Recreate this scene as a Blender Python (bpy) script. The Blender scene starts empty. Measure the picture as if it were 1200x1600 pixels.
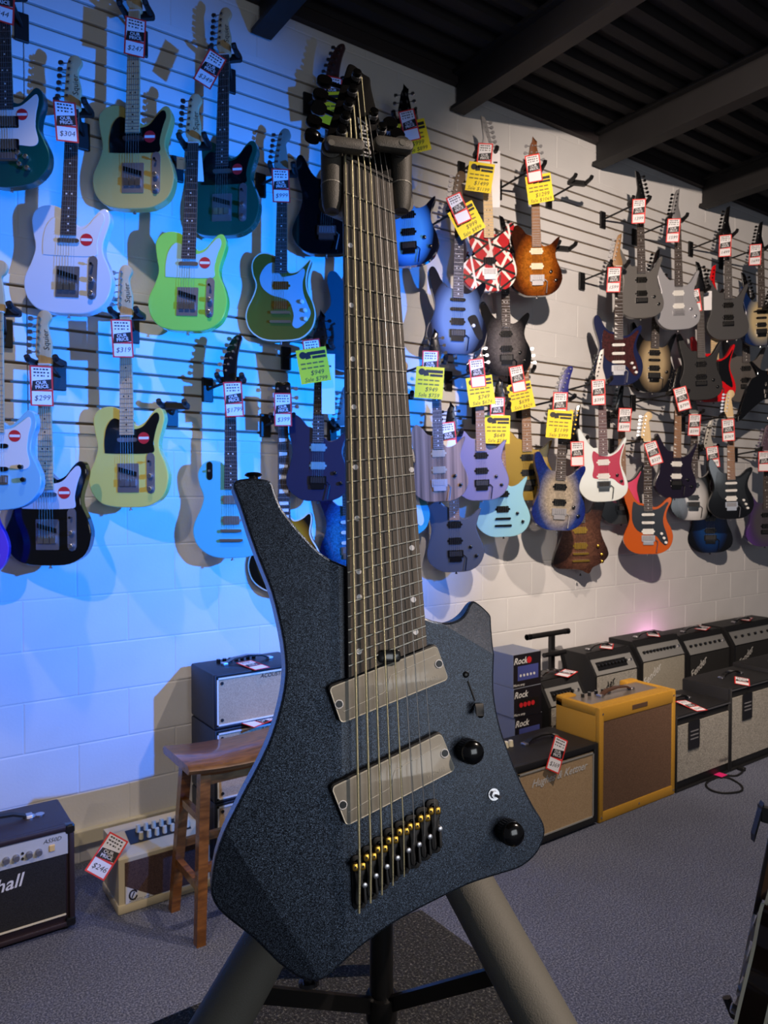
import bpy, math, random
from mathutils import Vector, Matrix, Euler
random.seed(7)
sc = bpy.context.scene
COL = sc.collection
# ------------------------------------------------------------------ camera
FPX = 1150.0
YAW = math.radians(35.0); PIT = math.radians(1.494)
CAM = Vector((0, 0, 1.53))
FW = Vector((math.sin(YAW)*math.cos(PIT), math.cos(YAW)*math.cos(PIT), -math.sin(PIT)))
RT = Vector((math.cos(YAW), -math.sin(YAW), 0))
UP = RT.cross(FW)
cd = bpy.data.cameras.new('camera'); cam = bpy.data.objects.new('camera', cd); COL.objects.link(cam)
cd.sensor_fit = 'HORIZONTAL'; cd.sensor_width = 36; cd.lens = FPX/1200*36; cd.clip_start = .02
cam.location = CAM; cam.rotation_euler = (math.pi/2-PIT, 0, -YAW)
cd.dof.use_dof = True; cd.dof.focus_distance = .72; cd.dof.aperture_fstop = 32
sc.camera = cam
def ray(px, py): return FW+RT*((px-600)/FPX)-UP*((py-800)/FPX)
def on_y(px, py, Y): r = ray(px, py); return CAM+r*(Y/r.y)
def on_z(px, py, Z): r = ray(px, py); return CAM+r*((Z-CAM.z)/r.z)
D = 3.18          # wall plane
# ------------------------------------------------------------------ light
sc.view_settings.view_transform = 'Standard'; sc.view_settings.look = 'None'
sc.view_settings.gamma = 1; sc.view_settings.use_curve_mapping = False
sc.view_settings.exposure = 0.0
w = bpy.data.worlds.new('world'); sc.world = w; w.use_nodes = True
w.node_tree.nodes['Background'].inputs[0].default_value = (.75, .8, 1, 1)
w.node_tree.nodes['Background'].inputs[1].default_value = .07
def spot(name, loc, tgt, power, col, size, blend, rad):
    l = bpy.data.lights.new(name, 'SPOT'); l.energy = power; l.color = col
    l.spot_size = math.radians(size); l.spot_blend = blend; l.shadow_soft_size = rad
    o = bpy.data.objects.new(name, l); COL.objects.link(o); o.location = loc
    o.rotation_euler = (Vector(tgt)-Vector(loc)).to_track_quat('-Z', 'Y').to_euler(); return o
WARM = (1, .81, .67)
spot('blue_stage_lamp', (2.35, .15, 1.95), (1.2, D, 1.8), 1050, (0, .2, 1), 72, 1.0, .03)
spot('track_spot_main', (.75, -.15, 3.3), (5.5, D, 1.75), 900, WARM, 66, .7, .04)
spot('track_spot_near', (.5, 2.05, 3.7), (.9, 3.0, .5), 55, WARM, 70, .6, .03)
spot('track_spot_guitar', (1.75, -1.25, 3.2), (.45, .6, 1.3), 330, WARM, 42, .7, .03)
spot('track_spot_floor', (2.6, .6, 3.7), (2.6, 1.8, 0), 320, WARM, 75, .8, .04)
spot('track_spot_amps', (-.9, .3, 3.5), (1.3, 2.9, .3), 120, WARM, 46, .7, .03)
al = bpy.data.lights.new('rear_fill', 'AREA'); al.shape = 'RECTANGLE'; al.size = 1.8; al.size_y = 1.3; al.energy = 26; al.color = (.9, .95, 1)  # added fill behind the camera for sheen on the guitar; no actual window
ao = bpy.data.objects.new('rear_fill', al); COL.objects.link(ao); wl = CAM+RT*2.1-FW*2.4+Vector((0, 0, .25)); ao.location = wl
ao.rotation_euler = (CAM+FW*.7-wl).to_track_quat('-Z', 'Y').to_euler()

# ------------------------------------------------------------------ materials
MATS = {}
def _new(name):
    m = bpy.data.materials.new(name); m.use_nodes = True
    return m, m.node_tree, m.node_tree.nodes['Principled BSDF']
def lin(c): return tuple(((v/255)/12.92 if v/255 <= .04045 else ((v/255+.055)/1.055)**2.4) for v in c)+(1,)
def nod(t, ty, **kw):
    n = t.nodes.new(ty)
    for k, v in kw.items():
        if k.startswith('i_'): n.inputs[k[2:].replace('_', ' ')].default_value = v
        else: setattr(n, k, v)
    return n
def ramp(t, stops, interp='LINEAR'):
    n = t.nodes.new('ShaderNodeValToRGB'); cr = n.color_ramp; cr.interpolation = interp
    while len(cr.elements) < len(stops): cr.elements.new(.5)
    for e, (p, c) in zip(cr.elements, stops): e.position = p; e.color = c
    return n
def mat(name, rgb=(128, 128, 128), rough=.5, metal=0, coat=0, bump=0, bscale=200, var=0, vscale=30, spec=.5):
    if name in MATS: return MATS[name]
    m, t, b = _new(name); c = lin(rgb)
    b.inputs['Base Color'].default_value = c; b.inputs['Roughness'].default_value = rough
    b.inputs['Metallic'].default_value = metal; b.inputs['Coat Weight'].default_value = coat
    b.inputs['Coat Roughness'].default_value = .06; b.inputs['Specular IOR Level'].default_value = spec
    tc = nod(t, 'ShaderNodeTexCoord')
    if var:
        n = nod(t, 'ShaderNodeTexNoise', i_Scale=vscale, i_Detail=4.0); t.links.new(tc.outputs['Object'], n.inputs['Vector'])
        r = ramp(t, [(.3, tuple(v*(1-var) for v in c[:3])+(1,)), (.7, tuple(min(1, v*(1+var)) for v in c[:3])+(1,))])
        t.links.new(n.outputs[0], r.inputs[0]); t.links.new(r.outputs[0], b.inputs['Base Color'])
    if bump:
        n = nod(t, 'ShaderNodeTexNoise', i_Scale=bscale, i_Detail=3.0); t.links.new(tc.outputs['Object'], n.inputs['Vector'])
        bp = nod(t, 'ShaderNodeBump', i_Strength=bump, i_Distance=.002)
        t.links.new(n.outputs[0], bp.inputs['Height']); t.links.new(bp.outputs[0], b.inputs['Normal'])
    MATS[name] = m; return m
def burst(name, stops, rough=.12, noise=0, nscale=40, ay=.9, cy=.42):
    """radial sunburst over the body's own bounding box"""
    if name in MATS: return MATS[name]
    m, t, b = _new(name); tc = nod(t, 'ShaderNodeTexCoord')
    mp = nod(t, 'ShaderNodeMapping'); mp.inputs['Location'].default_value = (-.5, 0, -cy*ay); mp.inputs['Scale'].default_value = (1, 0, ay)
    t.links.new(tc.outputs['Generated'], mp.inputs[0])
    ln = nod(t, 'ShaderNodeVectorMath', operation='LENGTH'); t.links.new(mp.outputs[0], ln.inputs[0])
    src = ln.outputs['Value']
    r = ramp(t, [(p*.82, lin(c)) for p, c in stops]); t.links.new(src, r.inputs[0]); out = r.outputs[0]
    if noise:
        n = nod(t, 'ShaderNodeTexNoise', i_Scale=nscale, i_Detail=5.0, i_Distortion=1.5); t.links.new(tc.outputs['Object'], n.inputs['Vector'])
        r2 = ramp(t, [(.35, (1-noise,)*3+(1,)), (.65, (1, 1, 1, 1))]); t.links.new(n.outputs[0], r2.inputs[0])
        mx = nod(t, 'ShaderNodeMixRGB', blend_type='MULTIPLY'); mx.inputs[0].default_value = 1
        t.links.new(out, mx.inputs[1]); t.links.new(r2.outputs[0], mx.inputs[2]); out = mx.outputs[0]
    t.links.new(out, b.inputs['Base Color']); b.inputs['Roughness'].default_value = rough
    b.inputs['Coat Weight'].default_value = .6; b.inputs['Coat Roughness'].default_value = .08
    MATS[name] = m; return m
def wood(name, c1, c2, scale=(60, 60, 4), rough=.35, coat=.2, bump=0):
    if name in MATS: return MATS[name]
    m, t, b = _new(name); tc = nod(t, 'ShaderNodeTexCoord'); mp = nod(t, 'ShaderNodeMapping'); mp.inputs['Scale'].default_value = scale
    t.links.new(tc.outputs['Object'], mp.inputs[0])
    n = nod(t, 'ShaderNodeTexNoise', i_Scale=1.0, i_Detail=6.0, i_Distortion=.4); t.links.new(mp.outputs[0], n.inputs['Vector'])
    r = ramp(t, [(.35, lin(c1)), (.65, lin(c2))]); t.links.new(n.outputs[0], r.inputs[0]); t.links.new(r.outputs[0], b.inputs['Base Color'])
    b.inputs['Roughness'].default_value = rough; b.inputs['Coat Weight'].default_value = coat
    if bump:
        bp = nod(t, 'ShaderNodeBump', i_Strength=bump, i_Distance=.001); t.links.new(n.outputs[0], bp.inputs['Height']); t.links.new(bp.outputs[0], b.inputs['Normal'])
    MATS[name] = m; return m
def sparkle(name, base, fleck, rough=.38):
    """metal-flake lacquer: fine cells with their own tilt and brightness under a clear coat"""
    m, t, b = _new(name); tc = nod(t, 'ShaderNodeTexCoord')
    v = nod(t, 'ShaderNodeTexVoronoi', i_Scale=2400.0); t.links.new(tc.outputs['Object'], v.inputs['Vector'])
    sx = nod(t, 'ShaderNodeSeparateColor'); t.links.new(v.outputs['Color'], sx.inputs[0])
    r = ramp(t, [(.0, lin(base)), (.5, lin(base)), (1.0, lin(fleck))]); t.links.new(sx.outputs[0], r.inputs[0])
    t.links.new(r.outputs[0], b.inputs['Base Color'])
    sub = nod(t, 'ShaderNodeVectorMath', operation='SUBTRACT'); sub.inputs[1].default_value = (.5, .5, .5); t.links.new(v.outputs['Color'], sub.inputs[0])
    sca = nod(t, 'ShaderNodeVectorMath', operation='SCALE'); sca.inputs['Scale'].default_value = .27; t.links.new(sub.outputs[0], sca.inputs[0])
    ge = nod(t, 'ShaderNodeNewGeometry'); ad = nod(t, 'ShaderNodeVectorMath', operation='ADD')
    t.links.new(ge.outputs['Normal'], ad.inputs[0]); t.links.new(sca.outputs[0], ad.inputs[1])
    nm = nod(t, 'ShaderNodeVectorMath', operation='NORMALIZE'); t.links.new(ad.outputs[0], nm.inputs[0]); t.links.new(nm.outputs[0], b.inputs['Normal'])
    b.inputs['Metallic'].default_value = .75; b.inputs['Roughness'].default_value = rough
    b.inputs['Coat Weight'].default_value = .25; b.inputs['Coat Roughness'].default_value = .22
    MATS[name] = m; return m
BLK = mat('gloss_black', (12, 12, 14), .2, coat=.5); MBLK = mat('satin_black', (16, 16, 18), .5)
CHR = mat('chrome', (200, 200, 205), .3, 1); GOLD = mat('gold_metal', (212, 165, 70), .25, 1); CREAM = mat('cream_plastic', (225, 218, 190), .4)
WHT = mat('white_plastic', (225, 225, 222), .35); MAPLE = wood('maple_wood', (196, 168, 122), (222, 196, 150), (40, 40, 4), .6, 0)
ROSE = wood('rosewood', (38, 30, 27), (60, 47, 42), (90, 90, 5), .75, 0); RED = mat('tag_red', (225, 45, 40), .6); PAPER = mat('tag_paper', (232, 232, 236), .7)
YEL = mat('tag_yellow', (240, 215, 20), .6); INK = mat('black_ink', (14, 14, 16), .6); STK = mat('sticker_red', (205, 35, 45), .5); STEEL = mat('string_steel', (200, 195, 180), .35, .9)
ROAST = wood('roasted_maple', (122, 88, 62), (150, 110, 80), (50, 50, 4), .6, 0); GREYFB = wood('grey_board', (62, 58, 58), (86, 80, 78), (80, 80, 5), .75, 0)

# ------------------------------------------------------------------ mesh helpers  (local: x right, d toward viewer, h up -> (x,-d,h))
def link(o, parent=None):
    COL.objects.link(o)
    if parent is not None: o.parent = parent
    return o
def mesh(name, vf, m, smooth=0):
    v, f = vf; me = bpy.data.meshes.new(name); me.from_pydata([tuple(p) for p in v], [], f); me.validate(); me.update()
    if smooth:
        me.shade_smooth(); me.set_sharp_from_angle(angle=math.radians(smooth))
    me.materials.append(m); return me
def ob(name, vf, m, parent=None, smooth=0, loc=None, rot=None):
    me = vf if isinstance(vf, bpy.types.Mesh) else mesh(name, vf, m, smooth)
    o = bpy.data.objects.new(name, me); link(o, parent)
    if loc is not None: o.location = loc
    if rot is not None: o.rotation_euler = rot
    return o
def empty(name, loc=(0, 0, 0), rot=(0, 0, 0), label=None, cat=None, group=None, parent=None):
    o = bpy.data.objects.new(name, None); link(o, parent); o.location = loc; o.rotation_euler = rot; o.empty_display_size = .05
    if label: tag(o, label, cat, group)
    return o
def tag(o, label=None, cat=None, group=None, kind=None):
    if label: o['label'] = label
    if cat: o['category'] = cat
    if group: o['group'] = group
    if kind: o['kind'] = kind
    return o
def join(*vfs):
    V, F = [], []
    for v, f in vfs:
        n = len(V); V += [tuple(p) for p in v]; F += [tuple(i+n for i in q) for q in f]
    return V, F
def box(x0, x1, y0, y1, z0, z1, b=0):
    if b <= 0:
        v = [(x, y, z) for z in (z0, z1) for y in (y0, y1) for x in (x0, x1)]
        return v, [(0, 2, 3, 1), (4, 5, 7, 6), (0, 1, 5, 4), (2, 6, 7, 3), (0, 4, 6, 2), (1, 3, 7, 5)]
    rings = []
    for z, i in ((z0, b), (z0+b*.3, b*.3), (z0+b, 0), (z1-b, 0), (z1-b*.3, b*.3), (z1, b)):
        rings.append([(x, y, z) for x, y in rrect(x0+i, x1-i, y0+i, y1-i, b, 3)])
    return loft(rings)
def rrect(x0, x1, y0, y1, r, n=4):
    p = []; r = min(r, abs(x1-x0)*.499, abs(y1-y0)*.499)
    for cx, cy, a in ((x1-r, y1-r, 0), (x0+r, y1-r, 90), (x0+r, y0+r, 180), (x1-r, y0+r, 270)):
        for k in range(n+1):
            t = math.radians(a+90*k/n); p.append((cx+r*math.cos(t), cy+r*math.sin(t)))
    return p
def loft(rings, cap=True, closed=True):
    V = [p for r in rings for p in r]; n = len(rings[0]); F = []
    for k in range(len(rings)-1):
        for i in range(n if closed else n-1):
            j = (i+1) % n; F.append((k*n+i, k*n+j, (k+1)*n+j, (k+1)*n+i))
    if cap: F.append(tuple(range(n-1, -1, -1))); F.append(tuple((len(rings)-1)*n+i for i in range(n)))
    return V, F
def tube(pts, r, n=8, cap=True):
    pts = [Vector(p) for p in pts]; rings = []; prev = None
    for i, p in enumerate(pts):
        d = (pts[min(i+1, len(pts)-1)]-pts[max(i-1, 0)]).normalized()
        a = prev if prev is not None else (Vector((0, 0, 1)) if abs(d.z) < .9 else Vector((1, 0, 0)))
        u = (a-d*a.dot(d)).normalized(); v = d.cross(u); prev = u
        rr = r[i] if isinstance(r, (list, tuple)) else r
        rings.append([p+u*(rr*math.cos(t))+v*(rr*math.sin(t)) for t in [2*math.pi*k/n for k in range(n)]])
    return loft(rings, cap)
def cyl_d(x, h, r, d0, d1, n=16, bev=0):       # cylinder standing out along d
    prof = [(d0, r), (d1-bev, r)]+([(d1-bev*.3, r-bev*.3), (d1, r-bev)] if bev else [(d1, r)])
    return loft([[(x+q*math.cos(t), -d, h+q*math.sin(t)) for t in [-2*math.pi*k/n for k in range(n)]] for d, q in prof])
def spl(pts, n=5):
    out = []; N = len(pts)
    for i in range(N):
        p0, p1, p2, p3 = [pts[(i+k-1) % N] for k in range(4)]
        for k in range(n):
            t = k/n
            out.append(tuple(.5*(2*p1[a]+(p2[a]-p0[a])*t+(2*p0[a]-5*p1[a]+4*p2[a]-p3[a])*t*t+(3*p1[a]-p0[a]-3*p2[a]+p3[a])*t**3) for a in (0, 1)))
    return out
def area(p): return sum(p[i][0]*p[(i+1) % len(p)][1]-p[(i+1) % len(p)][0]*p[i][1] for i in range(len(p)))/2
def inset(p, r):
    n = len(p); out = []
    for i in range(n):
        a, b, c = p[i-1], p[i], p[(i+1) % n]
        e1 = Vector((b[0]-a[0], b[1]-a[1])); e2 = Vector((c[0]-b[0], c[1]-b[1]))
        if e1.length < 1e-9 or e2.length < 1e-9: out.append(b); continue
        e1.normalize(); e2.normalize(); nn = Vector((-e1.y-e2.y, e1.x+e2.x))
        if nn.length < 1e-6: out.append(b); continue
        nn.normalize(); k = max(.45, nn.dot(Vector((-e1.y, e1.x)))); out.append((b[0]+nn.x*r/k, b[1]+nn.y*r/k))
    return out
def prism(p, d0, d1, r=0, rb=None):
    """outline in (x,h) -> solid between depth d0 (back) and d1 (front) with rounded rims"""
    if area(p) < 0: p = p[::-1]
    rb = r if rb is None else rb
    L = []
    if rb: L += [(d0, rb), (d0+rb*.3, rb*.3), (d0+rb, 0)]
    else: L += [(d0, 0)]
    if r: L += [(d1-r, 0), (d1-r*.3, r*.3), (d1, r)]
    else: L += [(d1, 0)]
    return loft([[(x, -d, h) for x, h in (inset(p, i) if i else p)] for d, i in L])
def pbox(x0, x1, h0, h1, d0, d1, r=0): return prism(rrect(x0, x1, h0, h1, r, 2) if r else [(x0, h0), (x1, h0), (x1, h1), (x0, h1)], d0, d1)
TXT = {}
def text(s, size=.01, shear=0, bold=0):
    k = (s, shear, bold)
    if k not in TXT:
        c = bpy.data.curves.new('txt', 'FONT'); c.body = s; c.size = 1; c.align_x = 'CENTER'; c.align_y = 'CENTER'; c.resolution_u = 2
        c.shear = shear; c.offset = bold; c.space_line = .85
        o = bpy.data.objects.new('txt', c); COL.objects.link(o)
        bpy.context.view_layer.update(); dg = bpy.context.evaluated_depsgraph_get()
        me = bpy.data.meshes.new_from_object(o.evaluated_get(dg))
        TXT[k] = ([tuple(v.co) for v in me.vertices], [tuple(p.vertices) for p in me.polygons])
        bpy.data.objects.remove(o); bpy.data.curves.remove(c); bpy.data.meshes.remove(me)
    v, f = TXT[k]; return [(x*size, 0, y*size) for x, y, z in v], f
def place_text(name, s, size, m, parent, x, h, d, rot=0, shear=0, bold=0):
    v, f = text(s, size, shear, bold); c, n = math.cos(rot), math.sin(rot)
    return ob(name, ([(x+a*c-b*n, -d, h+a*n+b*c) for a, _, b in v], f), m, parent)
def interp(a, b, t): return tuple(p+(q-p)*t for p, q in zip(a, b))

# ------------------------------------------------------------------ the room
X0, X1, YB = -2.2, 9.5, -3.0
WPAINT = mat('wall_paint', (222, 222, 222), .75, bump=.25, bscale=90, var=.05, vscale=3)
SLATM = mat('slat_board', (224, 224, 224), .6, var=.03, vscale=6)
CARPET, t_, b_ = _new('carpet')
tc = nod(t_, 'ShaderNodeTexCoord'); n1 = nod(t_, 'ShaderNodeTexNoise', i_Scale=170.0, i_Detail=5.0, i_Roughness=.75); n2 = nod(t_, 'ShaderNodeTexNoise', i_Scale=3.0, i_Detail=3.0)
for n in (n1, n2): t_.links.new(tc.outputs['Object'], n.inputs['Vector'])
r1 = ramp(t_, [(.38, lin((44, 50, 70))), (.5, lin((82, 88, 108))), (.62, lin((140, 144, 160)))]); t_.links.new(n1.outputs[0], r1.inputs[0])
r2 = ramp(t_, [(.35, (.88, .88, .88, 1)), (.65, (1, 1, 1, 1))]); t_.links.new(n2.outputs[0], r2.inputs[0])
mx = nod(t_, 'ShaderNodeMixRGB', blend_type='MULTIPLY'); mx.inputs[0].default_value = 1
t_.links.new(r1.outputs[0], mx.inputs[1]); t_.links.new(r2.outputs[0], mx.inputs[2]); t_.links.new(mx.outputs[0], b_.inputs['Base Color'])
bp = nod(t_, 'ShaderNodeBump', i_Strength=.3, i_Distance=.002); t_.links.new(n1.outputs[0], bp.inputs['Height']); t_.links.new(bp.outputs[0], b_.inputs['Normal'])
b_.inputs['Roughness'].default_value = .95
fl = tag(ob('floor', box(X0, X1, YB, D+.2, -.1, 0), CARPET), kind='structure')
wall = tag(ob('wall_back', box(X0, X1, D+.012, D+.2, 0, 3.85), mat('mortar', (215, 215, 215), .85)), kind='structure')
DECK = mat('roof_deck', (26, 23, 25), .8, var=.25, vscale=2)
# corrugated roof deck: ribs run along the wall
prof = []; y = YB
while y < D+.2:
    prof += [(y, 3.85), (y+.05, 3.85), (y+.07, 3.89), (y+.12, 3.89), (y+.14, 3.85)]; y += .15
ceil = tag(ob('ceiling', loft([[(X0, a, b) for a, b in prof]+[(X0, y, 4.0), (X0, YB, 4.0)], [(X1, a, b) for a, b in prof]+[(X1, y, 4.0), (X1, YB, 4.0)]]), DECK), kind='structure')
BEAM = mat('beam_paint', (23, 22, 24), .6, var=.2, vscale=4)
for k, bx in enumerate((.35, 1.52, 2.71, 3.9, 5.1, 6.3, 7.5)):
    ob('beam', join(box(bx-.05, bx+.05, YB, D-.02, 3.64, 3.66), box(bx-.008, bx+.008, YB, D-.02, 3.66, 3.83), box(bx-.05, bx+.05, YB, D-.02, 3.83, 3.85)), BEAM, ceil)
tag(ob('trim_1', box(X0, X1, D-.035, D+.012, 3.79, 3.85), mat('ledger', (42, 36, 38), .7)), kind='structure')
# slat-wall bands: eight grooves each, boards in 2.44 m panels
SP = .0745
LOW0, UPP0 = 1.812, 2.985
def slats(z0, n):
    xs = [on_y(37, 90, D).x+k*2.44 for k in range(-1, 5)]
    mw = {}
    for k in range(n+1):
        h = SP-.011 if 0 < k < n else .036
        za = z0+(k-1)*SP+.0055 if k else z0-.0055-.036
        for i in range(len(xs)-1):
            if xs[i] > 8.6: continue
            key = (k == 0 or k == n)
            if key not in mw: mw[key] = mesh('slat', box(0, 2.437, 0, .02, 0, h, .003), SLATM)
            ob('slat', mw[key], SLATM, wall, loc=(xs[i], D-.008, za))
slats(LOW0, 8); slats(UPP0, 8)
GROOVE = mat('slat_groove', (120, 104, 84), .8)
for z0 in (LOW0, UPP0): ob('slat_backing', box(X0+.1, 9.2, D+.006, D+.0118, z0-.04, z0+7*SP+.04), GROOVE, wall)
# painted concrete blocks
CH, BLN = .2032, .4064
zj = on_y(100, 1090, D).z; xj = on_y(37, 1130, D).x
bm_full = {}
def blockmesh(h):
    h = round(h, 4)
    if h not in bm_full:
        wd = BLN-.003; hh = h-.003; e = .004
        bm_full[h] = mesh('block', loft([[(x, .0119, z) for x, z in ((0, 0), (wd, 0), (wd, hh), (0, hh))], [(x, e*.35, z) for x, z in ((0, 0), (wd, 0), (wd, hh), (0, hh))],
            [(x, 0, z) for x, z in ((e, e), (wd-e, e), (wd-e, hh-e), (e, hh-e))]]), WPAINT)
    return bm_full[h]
k0 = int(math.floor(-zj/CH))
bands = [(.0, LOW0-.042), (LOW0+7*SP+.042, UPP0-.042), (UPP0+7*SP+.042, 3.79)]
for a, b in bands:
    ob('mortar_bed', box(-.5, 9.3, D+.0022, D+.0118, a, b), WPAINT, wall)
    k = math.floor((a-zj)/CH)
    while zj+k*CH < b:
        za, zb = max(a, zj+k*CH), min(b, zj+(k+1)*CH)
        if zb-za > .02:
            off = 0 if k % 2 else BLN/2
            x = xj+off-BLN*6
            while x < 9.0:
                if x > -.4: ob('block', blockmesh(zb-za), WPAINT, wall, loc=(x+.0015, D, za+.0015))
                x += BLN
        k += 1
# surface raceway with an outlet along the bottom of the wall
zr = on_y(190, 1290, D).z
rc = empty('wall_raceway', (.2, D, zr), label='cream metal raceway with an outlet running along the block wall', cat='raceway')
RACE = mat('raceway_paint', (205, 200, 175), .5)
ob('channel', box(0, 2.6, -.028, 0, -.03, .03, .004), RACE, rc)
xo = on_y(190, 1283, D).x-.2
ob('outlet', join(box(xo-.06, xo+.06, -.032, -.0275, -.028, .028), box(xo-.02, xo-.012, -.0335, -.031, -.012, .012), box(xo+.01, xo+.018, -.0335, -.031, -.012, .012)), mat('outlet_tan', (190, 184, 160), .5), rc)
# ------------------------------------------------------------------ wall guitars
OUT = {
 'tele': [(0,0),(.08,.006),(.14,.045),(.162,.115),(.15,.175),(.128,.225),(.126,.265),(.14,.315),(.148,.355),(.138,.388),(.118,.392),(.095,.372),(.072,.342),(.048,.327),(.028,.33),(-.028,.385),(-.07,.4),(-.115,.39),(-.14,.355),(-.135,.3),(-.124,.24),(-.138,.185),(-.16,.13),(-.155,.07),(-.12,.022),(-.07,.004)],
 'strat': [(0,0),(.08,.006),(.138,.045),(.16,.11),(.15,.17),(.126,.22),(.118,.262),(.13,.31),(.148,.345),(.153,.373),(.14,.385),(.112,.366),(.082,.336),(.05,.32),(.028,.325),(-.028,.345),(-.058,.352),(-.088,.385),(-.11,.428),(-.13,.455),(-.15,.45),(-.157,.418),(-.148,.365),(-.128,.30),(-.12,.25),(-.13,.2),(-.155,.14),(-.16,.09),(-.13,.035),(-.075,.004)],
 'rg': [(0,0),(.085,.008),(.14,.045),(.155,.1),(.142,.16),(.12,.215),(.114,.26),(.124,.31),(.141,.36),(.153,.396),(.147,.41),(.135,.4),(.114,.365),(.085,.325),(.05,.308),(.028,.32),(-.028,.35),(-.06,.352),(-.09,.385),(-.118,.436),(-.138,.472),(-.152,.478),(-.157,.458),(-.152,.41),(-.138,.34),(-.122,.27),(-.128,.2),(-.152,.135),(-.155,.085),(-.125,.035),(-.075,.005)],
 'wolf': [(0,0),(.075,.006),(.13,.04),(.158,.1),(.15,.155),(.128,.21),(.12,.25),(.13,.295),(.146,.335),(.146,.352),(.125,.34),(.09,.308),(.05,.298),(.028,.315),(-.028,.36),(-.058,.372),(-.085,.405),(-.115,.425),(-.14,.405),(-.148,.35),(-.136,.285),(-.13,.235),(-.142,.175),(-.158,.115),(-.145,.055),(-.08,.006)],
 'lp': [(0,0),(.09,.01),(.148,.058),(.168,.125),(.15,.19),(.122,.24),(.114,.275),(.122,.32),(.12,.35),(.105,.356),(.08,.336),(.05,.324),(.03,.335),(-.03,.405),(-.07,.425),(-.115,.415),(-.143,.375),(-.138,.32),(-.12,.265),(-.135,.21),(-.162,.15),(-.165,.1),(-.14,.045),(-.08,.006)],
 'rev': [(0,0),(.09,.01),(.145,.055),(.163,.12),(.15,.18),(.126,.23),(.118,.275),(.124,.325),(.138,.37),(.13,.378),(.105,.352),(.075,.325),(.045,.318),(.028,.33),(-.03,.39),(-.07,.408),(-.112,.4),(-.138,.362),(-.135,.31),(-.118,.26),(-.13,.21),(-.158,.15),(-.163,.1),(-.14,.045),(-.08,.006)],
 'semi': [(0,0),(.1,.012),(.175,.07),(.2,.14),(.185,.21),(.15,.265),(.13,.3),(.135,.35),(.15,.41),(.14,.445),(.11,.445),(.075,.41),(.04,.39),(.028,.4),(-.028,.4),(-.04,.39),(-.075,.41),(-.11,.45),(-.14,.45),(-.15,.41),(-.135,.35),(-.13,.3),(-.15,.265),(-.185,.21),(-.2,.14),(-.175,.07),(-.1,.012)],
 'offset': [(.02,0),(.1,.018),(.155,.07),(.165,.13),(.145,.185),(.125,.23),(.13,.28),(.145,.33),(.14,.375),(.115,.392),(.085,.365),(.055,.335),(.028,.335),(-.028,.37),(-.06,.38),(-.095,.42),(-.13,.435),(-.155,.41),(-.15,.34),(-.13,.27),(-.135,.2),(-.165,.13),(-.16,.07),(-.12,.025),(-.05,.002)],
 'ice': [(.045,0),(.0,.022),(-.06,.03),(-.13,.036),(-.16,.06),(-.15,.11),(-.118,.19),(-.1,.26),(-.112,.33),(-.12,.38),(-.1,.4),(-.06,.375),(-.028,.36),(.028,.35),(.06,.36),(.1,.43),(.13,.48),(.158,.49),(.165,.465),(.14,.38),(.118,.29),(.125,.22),(.155,.14),(.158,.1),(.12,.06),(.07,.035)],
 'vee': [(-.235,-.04),(-.13,.06),(-.05,.13),(0,.145),(.05,.13),(.13,.06),(.235,-.04),(.2,.14),(.15,.28),(.1,.33),(.15,.43),(.08,.37),(.028,.36),(-.028,.36),(-.08,.37),(-.15,.43),(-.1,.33),(-.15,.28),(-.2,.14)],
}
HEAD = {   # outline from the nut, tuner line(s), flat face
 'tele': ([(-.021,0),(-.026,.02),(-.036,.04),(-.033,.1),(-.03,.165),(-.018,.196),(.004,.202),(.02,.19),(.024,.172),(.012,.148),(.014,.12),(.024,.08),(.023,.03),(.021,0)], [((-.034,.048),(-.027,.172),6)]),
 'strat': ([(-.021,0),(-.028,.022),(-.042,.03),(-.034,.1),(-.022,.17),(.0,.2),(.024,.195),(.034,.172),(.026,.15),(.012,.135),(.016,.1),(.022,.05),(.021,0)], [((-.037,.045),(-.02,.17),6)]),
 'banana': ([(-.021,0),(-.03,.025),(-.033,.06),(-.02,.13),(.01,.185),(.03,.2),(.045,.198),(.05,.182),(.04,.15),(.03,.1),(.026,.04),(.021,0)], [((-.03,.045),(.02,.182),6)]),
 'ibz': ([(-.021,0),(-.036,.018),(-.04,.032),(-.008,.185),(.018,.21),(.022,.208),(.016,.15),(.012,.09),(.026,.03),(.021,0)], [((-.037,.042),(-.008,.172),6)]),
 'ibzr': ([(.021,0),(.036,.018),(.04,.032),(.008,.185),(-.018,.21),(-.022,.208),(-.016,.15),(-.012,.09),(-.026,.03),(-.021,0)], [((.037,.042),(.008,.172),6)]),
 'wolf': ([(-.021,0),(-.032,.03),(-.036,.05),(-.026,.095),(-.017,.14),(-.006,.16),(-.001,.188),(.006,.165),(.013,.152),(.024,.158),(.021,.13),(.028,.095),(.036,.05),(.032,.03),(.021,0)], [((-.034,.05),(-.02,.13),3), ((.034,.05),(.021,.13),3)]),
 'gib': ([(-.021,0),(-.03,.03),(-.04,.05),(-.034,.15),(-.032,.165),(-.018,.172),(0,.166),(.018,.172),(.032,.165),(.034,.15),(.04,.05),(.03,.03),(.021,0)], [((-.037,.06),(-.034,.14),3), ((.037,.06),(.034,.14),3)]),
}
BR = {'tele': .105, 'strat': .115, 'rg': .12, 'wolf': .11, 'lp': .12, 'rev': .13, 'semi': .15, 'offset': .12, 'ice': .12, 'vee': .2}
STEELP = mat('bridge_steel', (150, 150, 155), .5, .9); NECKW = wood('neck_maple', (188, 158, 112), (212, 184, 138), (40, 40, 4)); DKNECK = wood('dark_neck', (88, 62, 42), (112, 80, 56), (40, 40, 4))
def knob_vf(x, h, d, r=.0095, t=.016): return cyl_d(x, h, r, d, d+t, 14, .003)
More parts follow.
